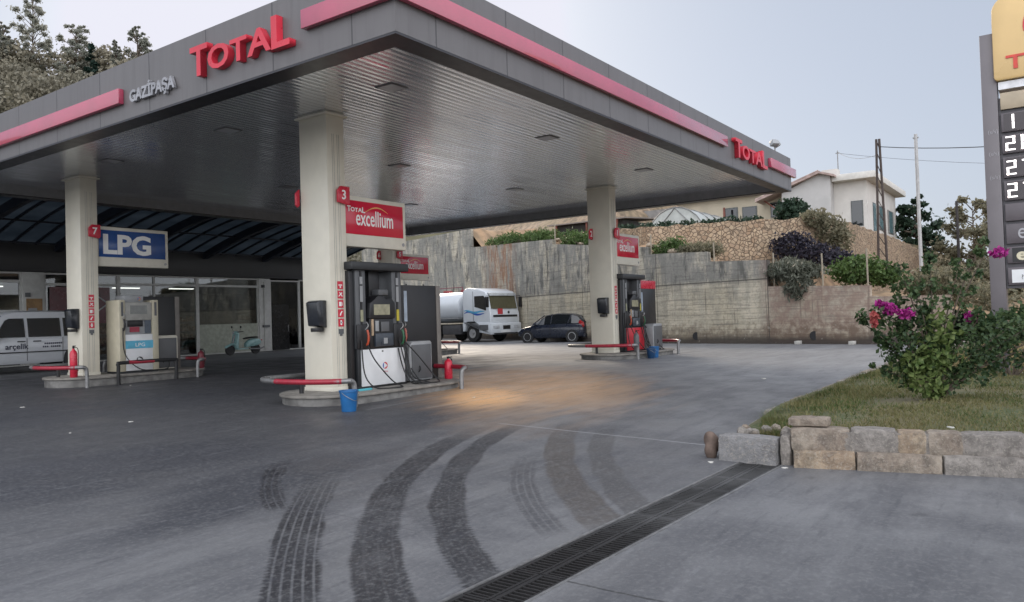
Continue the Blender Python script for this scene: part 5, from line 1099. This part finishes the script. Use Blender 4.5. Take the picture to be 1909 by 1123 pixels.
# ------------------------------------------------------------------ vehicles
def wheel(parent, x, y, r, w_, rimm, spokes=5, side=-1, hub=.62):
    wh = MB().lathe([(r*.62, -w_/2), (r*.93, -w_/2), (r, -w_*.36), (r, w_*.36), (r*.93, w_/2), (r*.62, w_/2)], 32, axis='y', c=(x, y, r)).build('wheel', rubber, parent, smooth=True)
    yy = y+side*w_*.42
    rm = MB().lathe([(r*hub, yy-.03*side*-1), (r*(hub+.03), yy+side*.035), (r*(hub-.05), yy+side*.035), (r*(hub-.08), yy)], 28, axis='y', c=(x, 0, r))
    for i in range(spokes):
        a = 2*PI*i/spokes; mt = Matrix.Translation((x, yy, r)) @ Matrix.Rotation(a, 4, 'Y')
        rm.box(-r*.09, -.02, r*.12, r*.09, .02, r*(hub-.03), mat=mt)
    rm.cyl((x, yy-.03 if side < 0 else yy-.01, r), r*.17, .04, 16, 'y')
    rm.build('rim', rimm, wh, smooth=True)
    MB().cyl((x, y-.01, r), r*(hub-.02), .02, 20, 'y').build('brake_disc', black, wh)
alloy = M('alloy', (.45, .46, .47), .3, metal=.6, var=.05)
def body_ring(x, hw, z0, z1, zb, hwt, z_t=None, r=.08):
    """closed section across the car: sill, belt, roof"""
    L_ = [(-hw*.92, z0), (-hw, z0+.1), (-hw, zb*.75), (-hw*.985, zb), (-hwt, z1-r*.5), (-hwt*.8, z1), (0, z1+.02)]
    pts = L_+[(-a, b) for a, b in L_[:-1][::-1]]
    return [(x, a, b) for a, b in pts]
def paint(name, col, rough=.22):
    m, t, p = newmat(name); p.inputs['Base Color'].default_value = (*col, 1); p.inputs['Roughness'].default_value = rough; p.inputs['Coat Weight'].default_value = .6; p.inputs['Coat Roughness'].default_value = .08
    n = noise(t, coords(t, 'Object'), 2.5, 4); t.links.new(mix(t, n, tuple(c*.85 for c in col), col), p.inputs['Base Color']); t.links.new(ramp(t, n, .3, .7, rough, rough+.12), p.inputs['Roughness'])
    return m
# dark hatchback; local x = towards its front
car = thing('hatchback_car', 'dark blue hatchback parked at the foot of the concrete wall, behind the right column', 'car', (34.35, 21.65, .07), R_(97))
navy = paint('navy_paint', (.012, .017, .032))
st = [(-1.93, .70, .42, .80, .78, .62), (-1.90, .80, .30, .98, .92, .60), (-1.72, .84, .22, 1.02, .96, .64), (-1.2, .85, .20, 1.02, .96, .7), (0, .85, .18, .98, .94, .7), (.75, .85, .18, .94, .92, .7), (1.15, .84, .20, .90, .86, .72), (1.62, .80, .24, .78, .76, .66), (1.88, .70, .30, .66, .64, .56), (1.95, .55, .42, .56, .55, .4)]
MB().loft([body_ring(x, hw, z0, z1, zb, hwt) for x, hw, z0, z1, zb, hwt in st]).build('body', navy, car, smooth=True, sub=1)
cab = [(-1.86, .66, .96, .99), (-1.55, .64, .96, 1.34), (-1.2, .62, .96, 1.44), (-.4, .61, .94, 1.47), (.25, .60, .92, 1.40), (.62, .58, .9, 1.18), (1.02, .62, .88, .92)]
def cabring(x, hwt, z0, z1): return [(x, -.80, z0), (x, -hwt-.03, z1-.05), (x, -hwt*.8, z1), (x, hwt*.8, z1), (x, hwt+.03, z1-.05), (x, .80, z0)]
MB().loft([cabring(*a) for a in cab]).build('greenhouse', dglass, car, smooth=True)
rf = [(x, hwt, z1-.03, z1+.012) for x, hwt, z0, z1 in cab[1:5]]
MB().loft([[(x, -hwt-.035, z0-.01), (x, -hwt*.8, z1), (x, hwt*.8, z1), (x, hwt+.035, z0-.01), (x, 0, z0)] for x, hwt, z0, z1 in rf]).build('roof', navy, car, smooth=True)
for s in (-1, 1):
    for p0, p1 in (((-1.05, .96), (-1.2, 1.42)), ((-.08, .94), (-.12, 1.44)), ((.95, .93), (.30, 1.38))):
        MB().tube([(p0[0], s*.80, p0[1]), (p1[0], s*.645, p1[1])], .028, 6, 0).build('pillar', navy, car)
    MB().box(-.08, s*.86-.008, .3, -.065, s*.86+.008, .92).build('door_seam', black, car)
    for xx in (-.35, .62): MB().box(xx, s*.862-.012, .74, xx+.16, s*.862+.012, .77).build('door_handle', navy, car, bevel=.004)
    MB().box(.68, s*.93-.07, .90, .80, s*.93+.07, 1.02).build('mirror', navy, car, bevel=.03)
    MB().prism([(-1.86, .72), (-1.93, .80), (-1.90, .98), (-1.70, 1.12), (-1.62, 1.0), (-1.72, .74)], s*.70, s*.79, 'y').build('tail_light', M('tail_red', (.35, .012, .015), .15), car, bevel=.01)
    MB().prism([(1.55, .62), (1.88, .56), (1.84, .66), (1.52, .76)], s*.60, s*.74, 'y').build('headlight', M('lamp_clear', (.45, .47, .5), .1), car, bevel=.01)
for x in (-1.27, 1.25):
    for s in (-1, 1): wheel(car, x, s*.74, .30, .19, alloy, 6, s, .68); MB().cyl((x, s*.85, .30), .345, -s*.06, 24, 'y').build('wheel_arch', black, car)
MB().box(-1.955, -.26, .52, -1.935, .26, .63).build('number_plate', white, car)
MB().box(-1.96, -.72, .24, -1.78, .72, .44).build('bumper', M('bumper_dark', (.015, .018, .026), .4), car, bevel=.04)
MB().prism([(-1.87, .99), (-1.60, 1.30), (-1.64, 1.34), (-1.93, .99)], -.50, .50, 'y').build('rear_window', dglass, car)
# white van: local x towards its front
van = thing('white_van', 'white van with dark lettering parked behind the left column', 'van', (11.6, 28.6, .10), R_(180)); van.scale = (1.06, 1.06, 1.06)
vw = paint('van_white', (.55, .57, .60), .3)
vst = [(-2.12, .78, .40, 1.72, 1.0, .66), (-2.08, .86, .32, 1.84, 1.05, .70), (-1.8, .88, .28, 1.88, 1.06, .72), (-.5, .88, .26, 1.90, 1.06, .74), (.35, .88, .26, 1.88, 1.05, .72), (.62, .88, .26, 1.80, 1.04, .70), (1.05, .87, .26, 1.30, 1.02, .70), (1.22, .86, .28, 1.10, 1.0, .74), (1.9, .82, .30, .98, .94, .68), (2.10, .72, .36, .82, .78, .60)]
MB().loft([body_ring(x, hw, z0, z1, zb, hwt) for x, hw, z0, z1, zb, hwt in vst]).build('body', vw, van, smooth=True)
for s in (-1, 1):
    def side_y(z): return .885-(z-1.06)/(1.84-1.06)*.15
    for poly in ([(.95, 1.08), (.10, 1.08), (.10, 1.66), (.50, 1.66), (.62, 1.60)], [(.0, 1.08), (-.95, 1.08), (-.95, 1.66), (.0, 1.66)], [(-1.05, 1.08), (-1.95, 1.08), (-1.90, 1.66), (-1.05, 1.66)]):
        mbb = MB(); n_ = len(poly); vs_ = [(a, s*(side_y(b)+.012), b) for a, b in poly]+[(a, s*(side_y(b)-.03), b) for a, b in poly]
        mbb.add(vs_, [list(range(n_)), list(range(n_, 2*n_))[::-1]]+[(i, (i+1) % n_, n_+(i+1) % n_, n_+i) for i in range(n_)]); mbb.build('side_window', dglass, van)
    for xx in (.05, -1.0): MB().box(xx-.006, s*.886-.006, .35, xx+.006, s*.886+.006, 1.05).build('door_seam', midg, van)
    for xx in (.10, -.35): MB().box(xx, s*.90-.012, .93, xx+.22, s*.90+.012, .965).build('door_handle', black, van)
    MB().box(-1.9, s*.895-.012, .60, 1.0, s*.895+.012, .635).build('side_trim', black, van)
    MB().box(.88, s*.98-.09, 1.02, 1.02, s*.98+.09, 1.2).build('mirror', black, van, bevel=.03)
    for x in (-1.42, 1.38): wheel(van, x, s*.78, .33, .2, alloy, 7, s, .6); MB().cyl((x, s*.893, .36), .40, -s*.06, 24, 'y').build('wheel_arch', black, van)
    MB().box(-2.14, s*.80-.05, .95, -2.08, s*.80+.05, 1.4).build('tail_light', M('tail_red', (.35, .012, .015), .15), van)
MB().add([(.66, -.62, 1.74), (.66, .62, 1.74), (1.14, .74, 1.16), (1.14, -.74, 1.16), (.69, -.62, 1.75), (.69, .62, 1.75), (1.17, .74, 1.17), (1.17, -.74, 1.17)], [(0, 1, 2, 3), (4, 7, 6, 5), (0, 4, 5, 1), (1, 5, 6, 2), (2, 6, 7, 3), (3, 7, 4, 0)]).build('windscreen', dglass, van)
tb_ = M('van_letter', (.03, .03, .06), .4)
text('letters', 'arçelik', .24, .004, tb_, van, (.66, .893, .72), (-1, 0, 0), (0, 0, 1), bold=.004)
for x0, x1, z_ in ((-.45, -1.1, .84), (-.4, -1.0, .74)): 
    xx = x0
    while xx > x1: MB().box(xx-.04, .890, z_, xx, .894, z_+.05).build('small_lettering', tb_, van) if random.random() < .8 else None; xx -= .06
# tanker truck: local x towards its front
trk = thing('tanker_truck', 'white tanker truck with blue waves on its cab parked beside the concrete wall', 'truck', (36.1, 27.15, .07), R_(-97))
tw = paint('truck_white', (.62, .66, .70), .3)
cb = [(-1.05, 3.02, 3.35), (-.9, 3.02, 3.5), (-.55, 3.1, 3.45), (.2, 3.1, 3.38), (.75, 3.05, 3.15), (.95, 2.9, 2.95)]
prof = [(-1.1, 1.02), (.95, .98), (1.12, 1.05), (1.12, 1.62), (1.05, 1.78), (.86, 2.66), (.72, 2.86), (.2, 3.02), (-.65, 3.12), (-.92, 3.06), (-1.1, 2.9)]
MB().prism(prof, -1.22, 1.22, 'y').build('cab', tw, trk, bevel=.07, seg=3)
MB().prism([(-1.1, .62), (-.98, .62), (-.86, 1.04), (-.62, 1.16), (-.1, 1.16), (.14, 1.0), (.24, .55), (1.16, .42), (1.2, .62), (1.2, 1.05), (1.0, 1.1), (-1.1, 1.15)], -1.25, 1.25, 'y').build('lower_cab', tw, trk, bevel=.03)
MB().prism([(.92, 1.88), (1.075, 1.88), (.905, 2.64), (.80, 2.64)], -1.06, 1.06, 'y').build('windscreen', M('screen_glass', (.09, .085, .05), .1, var=.1), trk)
MB().prism([(.86, 2.66), (.99, 2.60), (.93, 2.76), (.78, 2.80)], -1.12, 1.12, 'y').build('sun_visor', M('visor', (.4, .42, .43), .3), trk, bevel=.02)
for s in (-1, 1):
    MB().prism([(.80, 1.78), (-.12, 2.02), (-.12, 2.62), (.62, 2.62), (.74, 2.5)], s*1.222, s*1.232, 'y').build('side_window', dglass, trk)
    MB().box(-.24, s*1.225-.01, 1.15, -.225, s*1.225+.01, 2.9).build('door_seam', midg, trk)
    mr = MB().box(.98, s*1.40-.10, 1.95, 1.12, s*1.40+.10, 2.55).build('mirror', black, trk, bevel=.03); MB().tube([(.9, s*1.2, 2.6), (1.05, s*1.38, 2.62)], .02, 6, 0).build('mirror_arm', black, mr)
    MB().box(1.19, s*.85-.25, .75, 1.215, s*.85+.25, .92).build('headlight', M('lamp_clear', (.45, .47, .5), .1), trk, bevel=.01)
    MB().box(.28, s*1.252-.01, .68, .95, s*1.252+.01, .98).build('step_panel', midg, trk)
    # blue waves on the door
    for k, (col_, amp, z_) in enumerate(((eblue, .10, 1.62), (M('wave_cyan', (.08, .35, .55), .4), .08, 1.72))):
        mb = MB(); n_ = 16
        for i in range(n_):
            u0, u1 = i/n_, (i+1)/n_; xa, xb = -1.0+1.65*u0, -1.0+1.65*u1
            zf = lambda u: z_+amp*math.sin(u*7+k)*(1-.4*u)-.05*u; tf = lambda u: .02+.10*math.sin(PI*u)**.8
            mb.prism([(xa, zf(u0)), (xb, zf(u1)), (xb, zf(u1)+tf(u1)), (xa, zf(u0)+tf(u0))], s*(1.222+.003*k), s*(1.228+.003*k), 'y')
        mb.build('wave_graphic', col_, trk)
gr = MB(); gr.box(1.121, -1.0, 1.40, 1.135, 1.0, 1.52); gr.build('grille_strip', black, trk); MB().box(1.121, -.62, 1.56, 1.135, -.22, 1.88).build('hazard_plate', M('plate_red', (.50, .05, .06), .4), trk)
MB().cyl((1.121, .28, 1.66), .08, .015, 18, 'x').build('badge', black, trk); MB().box(1.201, -.5, .52, 1.212, .3, .64).build('number_plate', white, trk); MB().box(1.201, -1.05, .44, 1.208, 1.05, .50).build('bumper_grille', black, trk); MB().box(1.201, -.3, .70, 1.21, .3, .92).build('lower_grille', black, trk)
for x in (-.36, -3.6, -7.2, -8.6):
    for s in (-1, 1): wheel(trk, x, s*1.04, .50, .30, alloy if x > -1 else lightg, 8, s, .50)
MB().box(-11, -.45, .75, -.9, .45, 1.05).build('chassis', black, trk)
for s in (-1, 1): MB().box(-2.9, s*.975-.225, .45, -1.35, s*.975+.225, 1.0).build('fuel_tank', M('tank_grey', (.06, .06, .065), .5), trk, bevel=.06)
ring = lambda x, k=1.: [(x, 1.22*k*math.cos(a), 2.05+.92*k*math.sin(a)) for a in np.linspace(0, 2*PI, 28, endpoint=False)]
MB().loft([ring(-1.5, .86), ring(-1.56, .96), ring(-1.7), ring(-10.8), ring(-10.95, .95)]).build('tank', tw, trk, smooth=True)
MB().box(-10.8, -1.26, 1.38, -1.5, 1.26, 1.43).build('tank_rail', lightg, trk)
for i in range(6): MB().cyl((-2.1-i*1.5, 0, 2.96), .28, .13, 16).build('manhole', M('manhole_red', (.35, .08, .08), .5), trk)
MB().tube([(-1.7, -.6, 3.0), (-1.7, -.6, 3.22), (-10.5, -.6, 3.22), (-10.5, -.6, 3.0)], .025, 6, 0).build('tank_handrail', M('rail_maroon', (.2, .04, .06), .5), trk)
for k, x in enumerate((-.45,)): MB().cyl((x, -.98, 2.0), .02, .02, 8).build('marker', black, trk)
# scooter: local x towards its front
sc = thing('scooter', 'pale turquoise scooter parked before the shop window', 'scooter', (21.75, 30.5, .10), R_(184)); sc.scale = (1.12, 1.08, 1.0)
teal = paint('scooter_teal', (.28, .46, .46), .25)
def swheel(x): 
    wh = MB().lathe([(.15, -.04), (.21, -.05), (.235, 0), (.21, .05), (.15, .04)], 24, axis='y', c=(x, 0, .235)).build('wheel', rubber, sc, smooth=True); MB().cyl((x, -.03, .235), .15, .06, 20, 'y').build('rim', alloy, wh)
swheel(.64); swheel(-.62)
def sring(x, hw, z0, z1): return [(x, -hw, (z0+z1)/2), (x, -hw*.8, z1-.03), (x, 0, z1), (x, hw*.8, z1-.03), (x, hw, (z0+z1)/2), (x, hw*.8, z0), (x, 0, z0-.01), (x, -hw*.8, z0)]
MB().loft([sring(-.92, .05, .52, .62), sring(-.80, .14, .42, .72), sring(-.55, .18, .36, .76), sring(-.25, .17, .34, .70), sring(-.08, .13, .30, .52)]).build('rear_body', teal, sc, smooth=True, sub=1)
MB().loft([sring(-.75, .12, .74, .80), sring(-.6, .15, .75, .83), sring(-.25, .15, .72, .81), sring(.0, .10, .68, .76)]).build('seat', black, sc, smooth=True, sub=1)
MB().box(-.15, -.16, .24, .38, .16, .30).build('footboard', teal, sc, bevel=.02)
MB().prism([(.34, .26), (.46, .30), (.42, .62), (.36, .98), (.30, .98), (.33, .6)], -.19, .19, 'y').build('leg_shield', teal, sc, bevel=.03)
MB().loft([sring(.38, .09, .40, .54), sring(.6, .10, .46, .54), sring(.84, .07, .34, .44)]).build('front_mudguard', teal, sc, smooth=True)
MB().tube([(.40, 0, .9), (.52, 0, .5), (.64, 0, .24)], .028, 8).build('fork', steel, sc)
hb = MB().loft([sring(.24, .06, .97, 1.06), sring(.36, .10, .95, 1.08), sring(.46, .07, .97, 1.05)]).build('handlebar_cowl', teal, sc, smooth=True); MB().tube([(.22, -.32, 1.06), (.32, -.1, 1.03), (.32, .1, 1.03), (.22, .32, 1.06)], .016, 8).build('handlebar', black, hb); MB().cyl((.46, 0, 1.01), .055, .02, 16, 'x').build('headlamp', M('lamp_clear', (.45, .47, .5), .1), hb)
for s in (-1, 1): MB().tube([(.30, s*.2, 1.06), (.32, s*.27, 1.22)], .006, 5).build('mirror_stem', black, hb); MB().cyl((.31, s*.28, 1.26), .05, .012, 14, 'x').build('mirror', black, hb)
MB().box(-.95, -.04, .60, -.90, .04, .66).build('tail_light', M('tail_red', (.35, .012, .015), .15), sc); MB().tube([(-.2, .14, .26), (-.6, .18, .24), (-.92, .18, .30)], .035, 8).build('exhaust', steel, sc)
# dark chair outside the shop, right part
ch = thing('plastic_chair', 'dark chair in the shade beside the shop door', 'chair', (27.2, 31.9, .10), R_(200))
MB().box(-.22, -.22, .42, .22, .22, .46).build('seat', black, ch, bevel=.01); MB().box(-.22, .19, .5, .22, .23, .88).build('backrest', black, ch, bevel=.01)
for a, b in ((-1, -1), (1, -1), (-1, 1), (1, 1)): MB().box(a*.2-.015, b*.2-.015, 0, a*.2+.015, b*.2+.015, .42 if b < 0 else .86).build('leg', black, ch)
# ------------------------------------------------------------------ litter
for i, (x, y) in enumerate(((6.62, 16.1), (5.46, 11.76), (6.48, 12.0), (7.55, 2.97), (7.62, 2.26), (9.0, 1.0), (15.7, 5.0), (11.05, 8.75), (9.9, 18.3))):
    s = random.uniform(.018, .035); n_ = 7; mb = MB(); r_ = [s*random.uniform(.6, 1.2) for _ in range(n_)]
    mb.prism([(r_[k]*math.cos(2*PI*k/n_)*1.4, r_[k]*math.sin(2*PI*k/n_)) for k in range(n_)], 0, s*.35)
    zz = gz(x, y)+.001 if not (x == 9.0) else lawn_z(x, y)+.04
    o = mb.build('litter', M('paper_litter', (.55, .54, .5), .8), bevel=.004); o.location = (x, y, zz); o.rotation_euler = (0, 0, i*1.3); tag(o, 'small crumpled pale scrap of litter lying on the ground', 'litter', 'scraps of litter')
for x, y, lab in ((29.9, 8.1, 'small white lump at the foot of the wall below the dark weep hole'), (29.3, 6.1, 'low white scrap at the foot of the wall further right')):
    o = MB().prism([(-.2, -.09), (.18, -.1), (.22, .06), (-.15, .1)], 0, .13).build('rubble_lump', M('paper_litter', (.55, .54, .5), .8), bevel=.02); o.location = (x-.35, y, .07); tag(o, lab, 'rubble')
